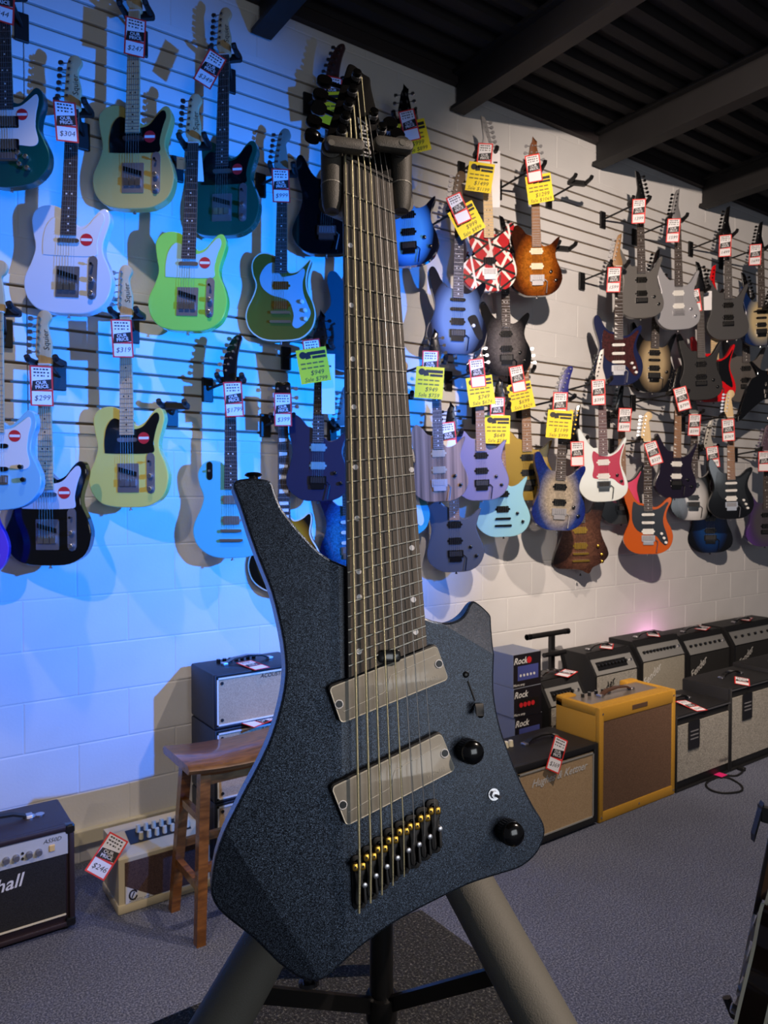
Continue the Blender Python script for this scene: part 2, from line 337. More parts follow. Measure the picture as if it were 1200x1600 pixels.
def tuner_vf(x, h, side):
    bx = x+side*.016
    return join(tube([(x, 0, h), (bx, 0, h)], .0025, 6), prism(spl([(bx, h-.006), (bx+side*.014, h-.008), (bx+side*.018, h), (bx+side*.014, h+.008), (bx, h+.006)], 2), -.004, .004), cyl_d(x-side*.012, h, .005, .0, .012, 8))
SHARED = {}
def guitar(desc, typ, top, bot, dw, body, kf=1.0, fb=ROSE, neck=NECKW, head='strat', hm=None, tm=CHR, pg=None, pgm=WHT, pups=(), bridge='trem', bm=CHR, knobs=(), km=BLK, stick=None, inl='dots', extra=None, side=0, hx=0, bind=None, squ=0, word='guitar', group='guitars hung on the slat wall'):
    Y = D-dw
    pb = on_y(bot[0], bot[1], Y); pt = on_y(top[0], top[1], Y)
    hb = BR[typ]; nut = hb+.648; hl = max(p[1] for p in HEAD[head][0]); LM = nut+hl*.99
    dv = Vector((pt.x-pb.x, 0, pt.z-pb.z)); s = dv.length/LM; s = max(.84, min(1.14, s)); roll = max(-.05, min(.05, math.atan2(dv.x, dv.z)))
    az = math.atan2(pb.x, pb.y); rz = -az*kf if kf <= 1.45 else -(az+math.radians((kf-1)*30))
    g = empty('electric_guitar', pb, (0, 0, 0), label=desc, cat='guitar', group=group)
    g.matrix_world = Matrix.Translation(pb) @ Matrix.Rotation(roll, 4, 'Y') @ Matrix.Rotation(rz, 4, 'Z') @ Matrix.Scale(s, 4)
    o = spl(OUT[typ], 4)
    bo = ob('body', prism(o, -.043, 0, .0035), body, g, 20)
    if bind: ob('binding', loft([[(x, -d, h) for x, h in inset(o if area(o) > 0 else o[::-1], i)] for d, i in ((-.006, -.0006), (.0006, -.0006), (.0008, .005))], cap=False), bind, g, 40)
    ob('strap_button', join(tube([(0, .022, .001), (0, .022, -.008)], .004, 8), tube([(0, .022, -.008), (0, .022, -.012)], .007, 8)), CHR if tm is CHR else BLK, g)
    jh = max(h for x, h in OUT[typ] if abs(x) < .031)
    fbe = min(nut-.648*(1-2**(-22/12)), jh-.02)
    if fbe < nut-.648*.74: fbe = nut-.648*.735
    hm = hm or (neck if fb is not MAPLE else MAPLE)
    wn, we = .0215, .0285
    ob('neck', join(loft([[(-w, d, h) for w, d in ()] or [(-w, -.008, h), (-w*.8, .006, h), (0, .014, h), (w*.8, .006, h), (w, -.008, h)] for w, h in ((we, jh-.03), (wn, nut))])), neck if fb is not MAPLE else MAPLE, g)
    hp = [(x, nut+h) for x, h in HEAD[head][0]]
    ob('headstock', prism(spl(hp, 3), -.012, .004, .002), hm, g, 40)
    ob('fretboard', loft([[(-w, -.007, h), (-w, -.0135, h), (w, -.0135, h), (w, -.007, h)] for w, h in ((we, fbe), (wn, nut))]), fb, g)
    ob('nut', pbox(-wn, wn, nut-.002, nut+.002, .0, .016), WHT if hm is not BLK else BLK, g)
    fr = []; mk = []
    for n in range(1, 23):
        h = nut-.648*(1-2**(-n/12))
        if h < fbe: break
        w = wn+(we-wn)*(nut-h)/(nut-fbe); fr.append(pbox(-w, w, h-.0009, h+.0009, .0134, .0146))
        hm_ = nut-.648*(1-2**(-(n-.5)/12))
        if n in (3, 5, 7, 9, 12, 15, 17, 19, 21):
            if inl == 'dots': mk += [cyl_d(q, hm_, .0032, .0134, .0138, 8) for q in ((0,) if n != 12 else (-.01, .01))]
            elif inl == 'trap': mk.append(prism([(-w*.75, hm_-.009), (w*.75, hm_-.006), (w*.75, hm_+.006), (-w*.75, hm_+.009)], .0134, .0138))
            elif inl == 'side': mk.append(prism([(-w*.9, hm_-.006), (-w*.2, hm_-.006), (-w*.9, hm_+.006)], .0134, .0138))
    ob('frets', join(*fr), STEELP, g)['kind'] = 'stuff'
    if mk: ob('fret_markers', join(*mk), (INK if fb is MAPLE else WHT), g)['kind'] = 'stuff'
    sk = ('tuner', head)
    for a, b, n in HEAD[head][1]:
        for k in range(n):
            x, h = interp(a, b, k/(n-1)); sd = -1 if x < 0 or (head in ('banana', 'strat', 'ibz', 'tele')) else 1
            key = ('tuner', sd, tm.name)
            if key not in SHARED: SHARED[key] = mesh('tuning_peg', tuner_vf(0, 0, sd), tm, 30)
            ob('tuning_peg', SHARED[key], tm, g, loc=(x, -.002, nut+h))
    if pg:
        ob('pickguard', prism(spl(PG[pg], 4), 0, .0022, .0008), pgm, g)
    if squ: place_text('headstock_logo', 'Squier', .03, INK, g, .006, nut+.09, .0046, math.radians(93), .2)
    for h, kind, pm in pups:
        if kind == 'hb': ob('pickup', join(pbox(-.035, .035, h-.0185, h+.0185, 0, .008, .004), pbox(-.043, .043, h-.006, h+.006, 0, .003, .003)), pm, g)
        elif kind == 'hbr':
            ob('pickup_ring', pbox(-.046, .046, h-.023, h+.023, 0, .005, .005), BLK, g); ob('pickup', pbox(-.035, .035, h-.0185, h+.0185, 0, .011, .004), pm, g)
        elif kind == 'sc': ob('pickup', pbox(-.042, .042, h-.009, h+.009, 0, .008, .0085), pm, g)
        elif kind == 'lip': ob('pickup', pbox(-.04, .04, h-.008, h+.008, 0, .01, .0075), pm, g)
    dd = .0025 if pg else 0
    if bridge == 'tele':
        p = ob('bridge_plate', pbox(-.043, .043, hb-.045, hb+.07, 0, .003, .003), STEELP, g)
        ob('bridge_pickup', prism([(-.036, hb+.038), (.036, hb+.018), (.036, hb+.036), (-.036, hb+.056)], .003, .009), BLK, g)
        for k in range(3): ob('saddle', pbox(-.033+k*.023, -.013+k*.023, hb-.02, hb+.008, .003, .012, .002), CHR, g)
        ob('control_plate', pbox(.075, .108, hb-.05, hb+.112, 0, .0025, .016), STEELP, g)
        for q in (-.03, .02): ob('control_knob', cyl_d(.0915, hb+q, .0095, .0025, .02, 14, .002), CHR, g)
        ob('selector_switch', join(pbox(.089, .094, hb+.075, hb+.079, .002, .018), cyl_d(.0915, hb+.077, .005, .016, .024, 8)), BLK, g)
    elif bridge == 'trem':
        ob('bridge', join(pbox(-.043, .043, hb-.028, hb+.014, 0, .009, .003), pbox(-.034, .034, hb-.05, hb-.028, 0, .013, .003)), bm, g)
        for k in range(6): ob('saddle', pbox(-.034+k*.0117, -.024+k*.0117, hb-.02, hb+.008, .009, .014), STEELP if bm is not BLK else MBLK, g)
        ob('tremolo_arm', tube([(.045, -.008, hb-.015), (.06, -.014, hb-.03), (.05, -.02, hb-.1)], .0028, 6), bm, g)
    elif bridge == 'hard':
        ob('bridge', pbox(-.042, .042, hb-.02, hb+.016, 0, .007, .003), bm, g)
        for k in range(6): ob('saddle', pbox(-.034+k*.0117, -.024+k*.0117, hb-.012, hb+.01, .007, .013), STEELP if bm is not BLK else MBLK, g)
    elif bridge == 'tom':
        ob('bridge', pbox(-.045, .045, hb-.006, hb+.006, 0, .014, .004), bm, g); ob('tailpiece', pbox(-.05, .05, hb-.048, hb-.036, .002, .012, .005), bm, g)
    ob('strings', join(*[loft([[(x0-.0005, -.012, hb), (x0+.0005, -.012, hb), (x0, -.013, hb)], [(x1-.0005, -.0155, nut), (x1+.0005, -.0155, nut), (x1, -.0165, nut)]]) for x0, x1 in [((-.026+.0104*k), (-.0175+.007*k)) for k in range(6)]]), STEEL, g)['kind'] = 'stuff'
    for x, h in knobs:
        key = ('knob', km.name)
        if key not in SHARED: SHARED[key] = mesh('control_knob', knob_vf(0, 0, 0), km, 30)
        ob('control_knob', SHARED[key], km, g, loc=(x, -dd, h))
    if stick:
        st = ob('round_sticker', cyl_d(stick[0], stick[1], .023, dd, dd+.0006, 24), STK, g); ob('sticker_band', pbox(stick[0]-.02, stick[0]+.02, stick[1]-.005, stick[1]+.005, dd+.0006, dd+.0009), PAPER, g)
    if extra: extra(g)
    # hanger: plate on the wall, arm, forked yoke round the neck just under the headstock
    nw = g.matrix_world @ Vector((0, .016, nut+.012))
    hanger(nw, rz, hx, 'black wall hanger holding the '+word, s)
    return g
def hanger(nw, rz, hx, label, s=1.0):
    yb = D-.008
    hg = empty('guitar_hanger', (nw.x+hx, yb, nw.z-.03), label=label, cat='hanger', group='guitar hangers')
    key = 'hplate'
    if key not in SHARED:
        SHARED[key] = mesh('plate', box(-.026, .026, -.013, 0, -.055, .055, .004), MBLK)
        SHARED['hbar'] = mesh('yoke', join(pbox(-.06, .06, -.016, .012, -.034, -.012, .008), *[tube([(q, .02, 0), (q, -.012, .001), (q*1.02, -.045, .004)], [.013, .0125, .011], 8) for q in (-.051, .051)]), MBLK, 40)
        SHARED['hend'] = mesh('end_cap', tube([(0, -.043, .004), (0, -.056, .014)], [.0125, .011], 8), MBLK, 40)
    ob('plate', SHARED[key], MBLK, hg)
    e = Vector((nw.x, nw.y, nw.z))-Vector(hg.location); back = Matrix.Rotation(rz, 3, 'Z') @ Vector((0, .024, 0))
    ob('arm', tube([(0, -.01, .0), (hx*-.1, -.03, .004), tuple(e+back)], .0062, 8), MBLK, hg, 40)
    ob('yoke', SHARED['hbar'], MBLK, hg, loc=e, rot=(0, 0, rz)); [ob('end_cap', SHARED['hend'], MBLK, hg, loc=e+Matrix.Rotation(rz, 3, 'Z') @ Vector((q*.052, 0, 0)), rot=(0, 0, rz)) for q in (-1, 1)]
PG = {
 'tele': [(-.03,.345),(-.06,.352),(-.085,.32),(-.095,.27),(-.094,.222),(-.085,.215),(0,.213),(.075,.214),(.106,.222),(.104,.26),(.116,.315),(.128,.35),(.124,.372),(.11,.374),(.088,.352),(.066,.325),(.04,.312),(0,.312)],
 'strat': [(-.03,.33),(-.06,.338),(-.09,.36),(-.1,.33),(-.105,.27),(-.1,.22),(-.08,.175),(-.05,.15),(0,.135),(.05,.125),(.08,.085),(.11,.06),(.128,.085),(.118,.14),(.1,.2),(.098,.25),(.115,.31),(.132,.345),(.12,.352),(.09,.325),(.055,.306),(0,.306)],
 'offset': [(-.03,.355),(-.06,.362),(-.1,.39),(-.125,.37),(-.125,.3),(-.11,.24),(-.1,.18),(-.04,.165),(.04,.165),(.1,.16),(.122,.18),(.112,.235),(.116,.29),(.126,.34),(.118,.365),(.09,.345),(.05,.318),(0,.318)],
 'rev': [(-.03,.36),(-.07,.35),(-.1,.3),(-.09,.25),(-.05,.215),(.0,.2),(.04,.18),(.06,.12),(.055,.075),(.08,.06),(.12,.09),(.14,.13),(.125,.17),(.105,.22),(.1,.27),(.11,.32),(.1,.335),(.07,.31),(.03,.3),(0,.3)],
 'swoosh': [(.055,.19),(.075,.15),(.1,.1),(.125,.075),(.14,.1),(.125,.15),(.105,.2),(.085,.21)],
}
PG['rg'] = [(-.03,.31),(-.06,.33),(-.07,.29),(-.06,.23),(-.07,.17),(-.045,.15),(.05,.15),(.09,.12),(.125,.1),(.13,.125),(.115,.19),(.105,.25),(.115,.31),(.135,.365),(.128,.365),(.1,.325),(.05,.295),(0,.295)]
HB, HBR, SC, LIP = 'hb', 'hbr', 'sc', 'lip'
def P(*a): return [(h, k, m) for h, k, m in a]
TELEP = P((.268, LIP, CHR)); SSS = lambda m: P((.26, SC, m), (.205, SC, m), (.15, SC, m)); HH = lambda k, m: P((.255, k, m), (.165, k, m))
RK = [(.085, .14), (.115, .09)]
GLS = lambda n, c, r=.2, metal=0: mat(n, c, r, metal, coat=.6)
S_ = 'slat wall'
cb = GLS('butterscotch', (196, 178, 104)); yb_ = GLS('butter_yellow', (232, 218, 110))
LK = 1.75
G = guitar
G('metallic teal guitar with white pickguard and four chrome knobs', 'offset', (6, -92), (14, 292), .17, mat('teal_metal', (8, 92, 92), .28, .5, coat=.7), 1.9, pg='offset', stick=(.06, .285), pups=HH(HBR, CHR), bridge='hard', knobs=[(.045,.13),(.075,.115),(.05,.085),(.08,.07)], km=CHR, hx=.07, word='metallic teal guitar')
G('white guitar with white pickguard, rosewood fretboard and red sticker', 'tele', (118, 88), (104, 490), .17, GLS('arctic_white', (225, 228, 232)), LK, head='tele', hm=MAPLE, pg='tele', stick=(.065, .275), pups=TELEP, bridge='tele', hx=.06, squ=1, word='white rosewood-board guitar')
G('butterscotch guitar with black pickguard hung above the green-and-lime pair', 'tele', (213, -62), (207, 326), .17, cb, LK, fb=MAPLE, head='tele', pg='tele', pgm=BLK, stick=(.065, .275), pups=TELEP, bridge='tele', hx=.06, squ=1, word='upper butterscotch guitar')
G('dark green guitar with black pickguard and chrome control plate', 'tele', (353, 13), (346, 368), .15, GLS('british_green', (18, 84, 68)), 1.7, head='tele', hm=MAPLE, pg='tele', pgm=BLK, stick=(.065, .275), pups=TELEP, bridge='tele', hx=.07, squ=1, word='dark green guitar')
G('bright lime green guitar with pale mint pickguard', 'tele', (312, 150), (291, 517), .24, GLS('lime_green', (160, 232, 90)), 1.6, head='tele', hm=MAPLE, pg='tele', pgm=mat('mint_plastic', (170, 215, 215), .35), stick=(.065, .275), pups=TELEP, bridge='tele', hx=0, squ=1, word='lime green guitar')
G('olive gold single-cutaway guitar with pale pickguard and rounded body', 'rev', (443, 202), (438, 533), .16, mat('olive_gold', (128, 112, 40), .3, .4, coat=.5), 1.4, head='strat', hm=mat('rev_head', (120, 130, 120), .4), pg='rev', pgm=mat('pearl_guard', (150, 180, 190), .3), pups=HH(HB, GOLD), bridge='tom', knobs=[(.1,.18),(.115,.14),(.118,.1)], km=WHT, hx=-.05, bind=CREAM, word='olive gold guitar')
G('yellow butterscotch guitar with black pickguard beside an empty hanger', 'tele', (197, 415), (201, 793), .17, yb_, LK, fb=MAPLE, head='tele', pg='tele', pgm=BLK, stick=(.065, .275), pups=TELEP, bridge='tele', hx=.06, squ=1, word='yellow butterscotch guitar')
G('gloss black guitar with white pickguard and maple neck', 'tele', (70, 486), (75, 884), .17, GLS('gloss_black_body', (8, 8, 10), .12), 1.8, fb=MAPLE, head='tele', pg='tele', pgm=mat('guard_white', (215, 215, 220), .35), stick=(.065, .275), pups=TELEP, bridge='tele', hx=.07, squ=1, word='black maple-neck guitar')
G('pale sonic blue guitar with white pickguard and black slide switches', 'offset', (-2, 408), (-4, 797), .28, GLS('sonic_blue', (130, 195, 225)), 1.8, fb=MAPLE, head='strat', pg='offset', stick=(.065, .29), pups=P((.25, SC, BLK), (.16, SC, BLK)), bridge='hard', knobs=[(.09,.17),(.1,.12)], hx=.05, word='sonic blue guitar')
G('purple guitar hanging just below the pale sonic blue one', 'strat', (-58, 520), (-56, 905), .13, GLS('purple_body', (120, 70, 190)), 1.5, pg='strat', pups=SSS(WHT), hx=0, word='purple guitar')
G('gloss black guitar with brown banana headstock and tremolo', 'strat', (537, 77), (509, 397), .18, GLS('gloss_black_body', (8, 8, 10)), 1.3, head='banana', hm=mat('brown_head', (70, 45, 40), .4), neck=DKNECK, tm=CHR, pups=P((.26, HB, BLK), (.16, HB, BLK)), bm=CHR, hx=-.05, word='black guitar with banana headstock')
G('blue burst guitar with black edges and three-a-side headstock', 'wolf', (631, 131), (640, 415), .25, burst('blue_burst', [(.28, (90, 175, 235)), (.4, (60, 130, 200)), (.52, (10, 12, 20))]), 1.2, head='wolf', hm=BLK, neck=DKNECK, pups=P((.265, HB, BLK), (.175, HB, BLK)), bm=BLK, knobs=RK, tm=CHR, word='blue burst guitar')
def fholes(g):
    for sd in (-1, 1): ob('f_hole', tube([(sd*.1, -.001, .1), (sd*.112, -.001, .115), (sd*.11, -.001, .16), (sd*.118, -.001, .205), (sd*.104, -.001, .215)], .005, 6), INK, g)
G('dark teal hollow-body guitar with f-holes behind the eight-string guitar\'s neck', 'semi', (578, 250), (556, 580), .22, GLS('ocean_teal', (16, 84, 100)), 1.2, head='gib', hm=BLK, pups=HH(HBR, CHR), bridge='tom', knobs=[(.12,.12),(.14,.08),(.09,.06)], extra=fholes, word='teal hollow-body guitar')
G('surf blue guitar with two silver pickups and black switch plate', 'lp', (360, 524), (362, 872), .2, GLS('surf_blue', (95, 190, 205), .3), 1.4, head='banana', hm=BLK, tm=CHR, pups=HH(HB, CHR), bridge='tom', hx=-.04, extra=lambda g: (ob('switch_plate', pbox(-.105, -.08, .34, .42, 0, .003, .012), BLK, g), ob('toggle_switch', cyl_d(-.0925, .38, .005, .003, .02, 8), CHR, g)), word='surf blue guitar')
G('sunburst single-cutaway guitar with large block inlays behind the black horn', 'lp', (442, 597), (446, 926), .12, burst('yellow_burst', [(.26, (200, 160, 40)), (.4, (160, 100, 20)), (.5, (14, 10, 8))]), 1.3, head='gib', hm=BLK, pups=HH(HBR, CHR), bridge='tom', inl='trap', bind=CREAM, knobs=[(.1,.12),(.13,.08),(.07,.07)], km=GOLD, hx=-.05, word='sunburst single-cutaway guitar')
G('matte navy guitar with two silver pickups and long white hang tag', 'wolf', (501, 484), (496, 783), .25, mat('matte_navy', (14, 24, 52), .4, coat=.2), 1.25, head='wolf', hm=BLK, neck=DKNECK, tm=BLK, pups=P((.265, HB, mat('pale_pickup', (140, 190, 205), .3, .6)), (.175, HB, mat('pale_pickup'))), bm=BLK, knobs=RK, hx=-.06, word='matte navy guitar')
G('quilted blue guitar with light pickups behind the eight-string guitar\'s neck', 'strat', (536, 604), (548, 892), .15, burst('blue_quilt', [(.3, (40, 130, 170)), (.42, (20, 90, 140)), (.55, (8, 20, 60))], noise=.6, nscale=70), 1.2, head='ibz', hm=mat('quilt_head', (110, 120, 120), .4), pups=SSS(WHT), word='quilted blue guitar')
G('aqua guitar with white pickguard hanging behind the eight-string guitar\'s neck', 'strat', (628, 565), (626, 838), .15, GLS('aqua_body', (60, 160, 175)), 1.0, pups=SSS(WHT), pg='strat', word='hidden aqua guitar')
# --- right of the eight-string guitar\'s neck
RKF = .62
EV = dict(head='wolf', neck=ROAST, tm=CHR, bm=BLK, knobs=RK)
G('blue-grey burst guitar with brown headstock and black control plate', 'strat', (718, 268), (714, 553), .3, burst('greyblue_burst', [(.3, (120, 145, 175)), (.42, (80, 100, 130)), (.55, (12, 14, 24))]), .68, fb=GREYFB, neck=DKNECK, head='strat', hm=mat('walnut_head', (96, 78, 60), .4), tm=CHR, pg='swoosh', pgm=BLK, pups=P((.285, SC, BLK), (.235, SC, BLK), (.17, HB, BLK)), bm=BLK, knobs=[(.085,.15)], km=WHT, word='blue-grey burst guitar')
def stripes(name):
    m, t, b = _new(name); tc = nod(t, 'ShaderNodeTexCoord'); col = None
    prev = lin((178, 18, 28)); src = None
    for i, (rot, sc_, off, wd, c) in enumerate([(.7, 13, .1, .2, (230, 225, 220)), (-.5, 10, .6, .16, (232, 228, 224)), (1.2, 9, .3, .12, (14, 12, 12)), (-.95, 12, .8, .14, (16, 14, 14)), (.15, 8, .45, .1, (230, 226, 222))]):
        mp = nod(t, 'ShaderNodeMapping'); mp.inputs['Rotation'].default_value = (0, rot, 0); mp.inputs['Location'].default_value = (off, 0, 0); t.links.new(tc.outputs['Object'], mp.inputs[0])
        wv = nod(t, 'ShaderNodeTexWave', i_Scale=sc_*.32, i_Distortion=0.0, wave_profile='SAW'); t.links.new(mp.outputs[0], wv.inputs['Vector'])
        r = ramp(t, [(0, (1, 1, 1, 1)), (wd, (0, 0, 0, 1))], 'CONSTANT'); t.links.new(wv.outputs['Fac'], r.inputs[0])
        mx = nod(t, 'ShaderNodeMixRGB'); t.links.new(r.outputs[0], mx.inputs[0])
        if src: t.links.new(src, mx.inputs[1])
        else: mx.inputs[1].default_value = prev
        mx.inputs[2].default_value = lin(c); src = mx.outputs[0]
    t.links.new(src, b.inputs['Base Color']); b.inputs['Roughness'].default_value = .25; MATS[name] = m; return m
STR = stripes('red_striped')
G('red guitar with white and black stripes and maple fretboard', 'strat', (757, 182), (766, 455), .22, STR, .66, fb=MAPLE, head='ibzr', hm=mat('silver_head', (150, 150, 152), .4, .3), pups=P((.17, HB, BLK),), bm=CHR, word='red striped guitar')
G('charcoal burst guitar with humbuckers under the striped guitar', 'strat', (786, 338), (792, 587), .15, burst('charcoal_burst', [(.25, (110, 106, 108)), (.4, (66, 62, 64)), (.52, (12, 12, 14))], noise=.45, nscale=60), .68, fb=ROSE, neck=DKNECK, head='ibzr', hm=BLK, tm=BLK, pups=HH(HB, BLK), bm=BLK, knobs=RK, word='charcoal burst guitar')
G('amber brown figured guitar with cream pickups', 'wolf', (827, 212), (840, 462), .3, burst('amber_flame', [(.3, (176, 104, 30)), (.42, (140, 72, 18)), (.55, (58, 24, 8))], noise=.5, nscale=45), .66, fb=ROAST, hm=mat('amber_head', (110, 62, 26), .4), pups=P((.265, HB, CREAM), (.175, HB, CREAM)), inl='', **{**EV, 'bm': STEELP}, word='amber figured guitar')
G('dark zebrawood guitar with brown vertical stripes and two black knobs', 'wolf', (673, 512), (688, 784), .34, wood('zebrawood', (60, 44, 38), (158, 126, 104), (32, 32, .6), .4, .2), .95, fb=GREYFB, hm=BLK, pups=P((.265, HB, CHR), (.175, HB, CHR)), **{**EV, 'tm': BLK, 'bm': STEELP}, word='zebrawood guitar')
G('violet grey guitar with blue reflective pickups beside the zebrawood one', 'wolf', (746, 530), (754, 782), .27, mat('violet_grey', (118, 114, 148), .35, .3, coat=.4), .9, fb=ROAST, pups=P((.265, HB, BLK), (.175, HB, BLK)), **EV, word='violet grey guitar')
G('gold metallic guitar with black pickups beside the light blue one', 'wolf', (806, 530), (826, 782), .13, mat('gold_body', (150, 124, 48), .3, .5, coat=.4), .85, fb=ROAST, pups=HH(HB, BLK), **{**EV, 'knobs': RK}, word='gold metallic guitar')
G('light ice blue guitar with one black pickup and black bridge', 'wolf', (778, 588), (787, 839), .22, mat('ice_blue', (150, 205, 220), .25, .2, coat=.5), .95, fb=ROAST, hm=BLK, pups=P((.255, HB, BLK), (.165, HB, BLK)), **{**EV, 'tm': BLK, 'bridge': 'tom'}, word='ice blue guitar')
G('plain slate grey guitar hanging under the zebrawood one', 'wolf', (697, 627), (713, 894), .22, mat('slate_grey', (70, 76, 88), .4, .2, coat=.3), .95, fb=ROAST, hm=BLK, pups=P((.265, HB, BLK), (.175, HB, BLK)), **{**EV, 'tm': BLK}, word='slate grey guitar')
G('burl-topped guitar with blue edges and blue headstock', 'strat', (896, 576), (872, 829), .36, burst('blue_burl', [(.27, (170, 158, 140)), (.4, (120, 118, 130)), (.5, (30, 52, 120)), (.6, (22, 36, 110))], noise=.45, nscale=55), .6, head='banana', hm=mat('blue_head', (36, 40, 120), .35), pups=HH(HB, BLK), bm=STEELP, tm=CHR, knobs=RK, word='blue-edged burl guitar')
G('brown burl guitar with pointed body and gold hardware', 'ice', (898, 632), (908, 897), .13, burst('brown_burl', [(.2, (110, 74, 56)), (.45, (72, 44, 34)), (.6, (40, 24, 18))], noise=.5, nscale=50), .75, head='ibz', hm=BLK, tm=GOLD, pups=HH(HB, GOLD), bridge='tom', bm=GOLD, knobs=[(.1,.16),(.12,.11),(.12,.07)], km=GOLD, word='pointed brown burl guitar')
G('navy guitar with tortoiseshell pickguard and three white pickups', 'strat', (966, 366), (966, 602), .3, GLS('navy_body', (14, 24, 66)), .7, head='ibz', hm=mat('tan_head', (150, 112, 70), .4), pg='strat', pgm=mat('tortoise', (58, 20, 22), .2, var=.5, vscale=60), pups=SSS(WHT), inl='side', knobs=[(.085,.14),(.1,.11),(.112,.08)], km=WHT, word='navy tortoiseshell guitar')
G('plain pewter grey guitar with sharp horns and black pickups', 'rg', (981, 264), (1003, 497), .3, mat('pewter', (112, 110, 108), .35, .4, coat=.3), .6, head='ibzr', hm=BLK, tm=BLK, neck=DKNECK, pups=HH(HB, BLK), bridge='hard', bm=BLK, knobs=RK, word='pewter grey guitar')
G('silver grey guitar with white pickups and silver headstock', 'rg', (1056, 296), (1061, 515), .34, mat('silver_body', (165, 166, 172), .35, .3, coat=.3), .6, head='ibz', hm=mat('silver_head2', (120, 120, 122), .4, .3), tm=BLK, neck=DKNECK, pups=HH(HB, WHT), bridge='hard', bm=STEELP, knobs=RK, km=CHR, word='silver grey guitar')
G('natural-topped guitar fading to black edges under the pewter one', 'rg', (1026, 390), (1021, 613), .16, burst('natural_blackedge', [(.25, (176, 156, 120)), (.36, (120, 104, 80)), (.48, (12, 12, 14))]), .6, head='ibz', hm=BLK, tm=BLK, neck=DKNECK, pups=P((.27, HB, BLK), (.22, SC, BLK), (.165, HB, BLK)), bm=BLK, knobs=RK, word='black-edged natural guitar')
G('matte black guitar with sharp horns in front of the red one', 'rg', (1071, 408), (1096, 625), .3, mat('matte_black', (32, 32, 34), .55), .6, head='ibzr', hm=BLK, tm=BLK, neck=DKNECK, pups=HH(HB, BLK), bridge='hard', bm=BLK, knobs=RK, fb=GREYFB, inl='', word='matte black guitar')
G('bright red guitar with red headstock and maple fretboard', 'rg', (1108, 414), (1117, 628), .2, GLS('bright_red', (214, 12, 22)), .6, fb=MAPLE, head='ibz', hm=GLS('bright_red', ()), tm=BLK, pups=HH(HB, BLK), bm=BLK, pg='rg', pgm=BLK, word='bright red guitar')
G('dark grey guitar with sharp horns beside the silver one', 'rg', (1136, 323), (1138, 531), .3, mat('dark_grey_body', (66, 66, 68), .5), .6, head='ibz', hm=BLK, tm=BLK, neck=DKNECK, pups=HH(HB, BLK), bridge='hard', bm=BLK, fb=GREYFB, word='dark grey guitar')
G('taupe grey guitar with black pickups beneath the blue-edged natural one', 'rg', (1150, 425), (1166, 628), .14, mat('taupe_grey', (92, 88, 86), .5, .2), .6, head='ibzr', hm=BLK, tm=BLK, neck=DKNECK, pups=HH(HB, BLK), bridge='hard', bm=BLK, knobs=RK, fb=GREYFB, word='taupe grey guitar')
G('natural guitar fading to blue edges with black headstock', 'rg', (1184, 346), (1190, 540), .32, burst('natural_blueedge', [(.27, (190, 172, 132)), (.38, (130, 128, 120)), (.5, (20, 40, 84))]), .6, head='ibz', hm=BLK, tm=BLK, neck=DKNECK, pups=P((.27, HB, BLK), (.22, SC, BLK), (.165, HB, BLK)), bm=BLK, knobs=RK, word='blue-edged natural guitar')
G('black pointed guitar with long spike wings', 'vee', (1214, 440), (1202, 652), .44, GLS('gloss_black_body', ()), .6, head='ibz', hm=BLK, tm=BLK, neck=DKNECK, pups=HH(HB, BLK), bridge='hard', bm=BLK, word='black spiked guitar')
G('white guitar with raspberry pink pickguard and white headstock', 'rg', (930, 546), (944, 784), .3, GLS('cool_white', (214, 220, 216)), .75, head='ibz', hm=mat('white_head', (215, 210, 205), .4), tm=BLK, neck=ROAST, fb=mat('pink_board', (90, 60, 66), .5), pg='rg', pgm=mat('raspberry', (176, 30, 66), .3), pups=HH(HB, WHT), bm=BLK, knobs=[(.085,.17),(.11,.13)], word='white guitar with pink pickguard')
G('dark grey guitar with pink upper horn behind the white one', 'rg', (970, 602), (972, 819), .13, GLS('charcoal_gloss', (44, 46, 48)), .7, head='ibz', hm=BLK, tm=BLK, neck=ROAST, fb=ROAST, pg='rg', pgm=mat('hot_pink', (214, 66, 104), .3), pups=HH(HB, BLK), bm=BLK, word='grey and pink guitar')
G('orange guitar with black pickguard and white pickups', 'strat', (1011, 644), (1013, 866), .3, GLS('orange_body', (190, 84, 14)), .85, head='strat', hm=MAPLE, pg='strat', pgm=mat('dark_guard', (24, 32, 44), .3), pups=P((.27, SC, WHT), (.215, SC, WHT), (.155, HB, WHT)), bm=CHR, knobs=[(.085,.14),(.1,.11),(.112,.08)], km=WHT, word='orange guitar')
G('black cherry guitar with pale pickups and patterned fretboard', 'rg', (1060, 572), (1056, 779), .36, GLS('black_cherry', (28, 22, 40)), .58, head='ibz', hm=BLK, tm=BLK, neck=ROAST, fb=ROAST, inl='side', pups=HH(HB, WHT), bm=BLK, knobs=RK, word='black cherry guitar')
G('white-centred guitar with wide black edges and black tremolo', 'rg', (1085, 602), (1083, 813), .16, burst('white_black_burst', [(.18, (200, 200, 200)), (.34, (160, 160, 160)), (.44, (14, 14, 14))], cy=.28), .75, head='ibz', hm=mat('grey_head', (110, 112, 110), .4), tm=BLK, neck=DKNECK, pups=HH(HB, BLK), bm=BLK, word='white and black burst guitar')
G('black guitar with maple headstock and three white pickups', 'strat', (1139, 610), (1143, 811), .38, GLS('gloss_black_body', ()), .75, head='strat', hm=MAPLE, pg='strat', pgm=BLK, inl='side', pups=P((.27, SC, WHT), (.215, SC, WHT), (.155, HB, WHT)), bm=CHR, knobs=[(.085,.14),(.1,.11),(.112,.08)], km=WHT, fb=ROAST, neck=ROAST, word='black guitar with white pickups')
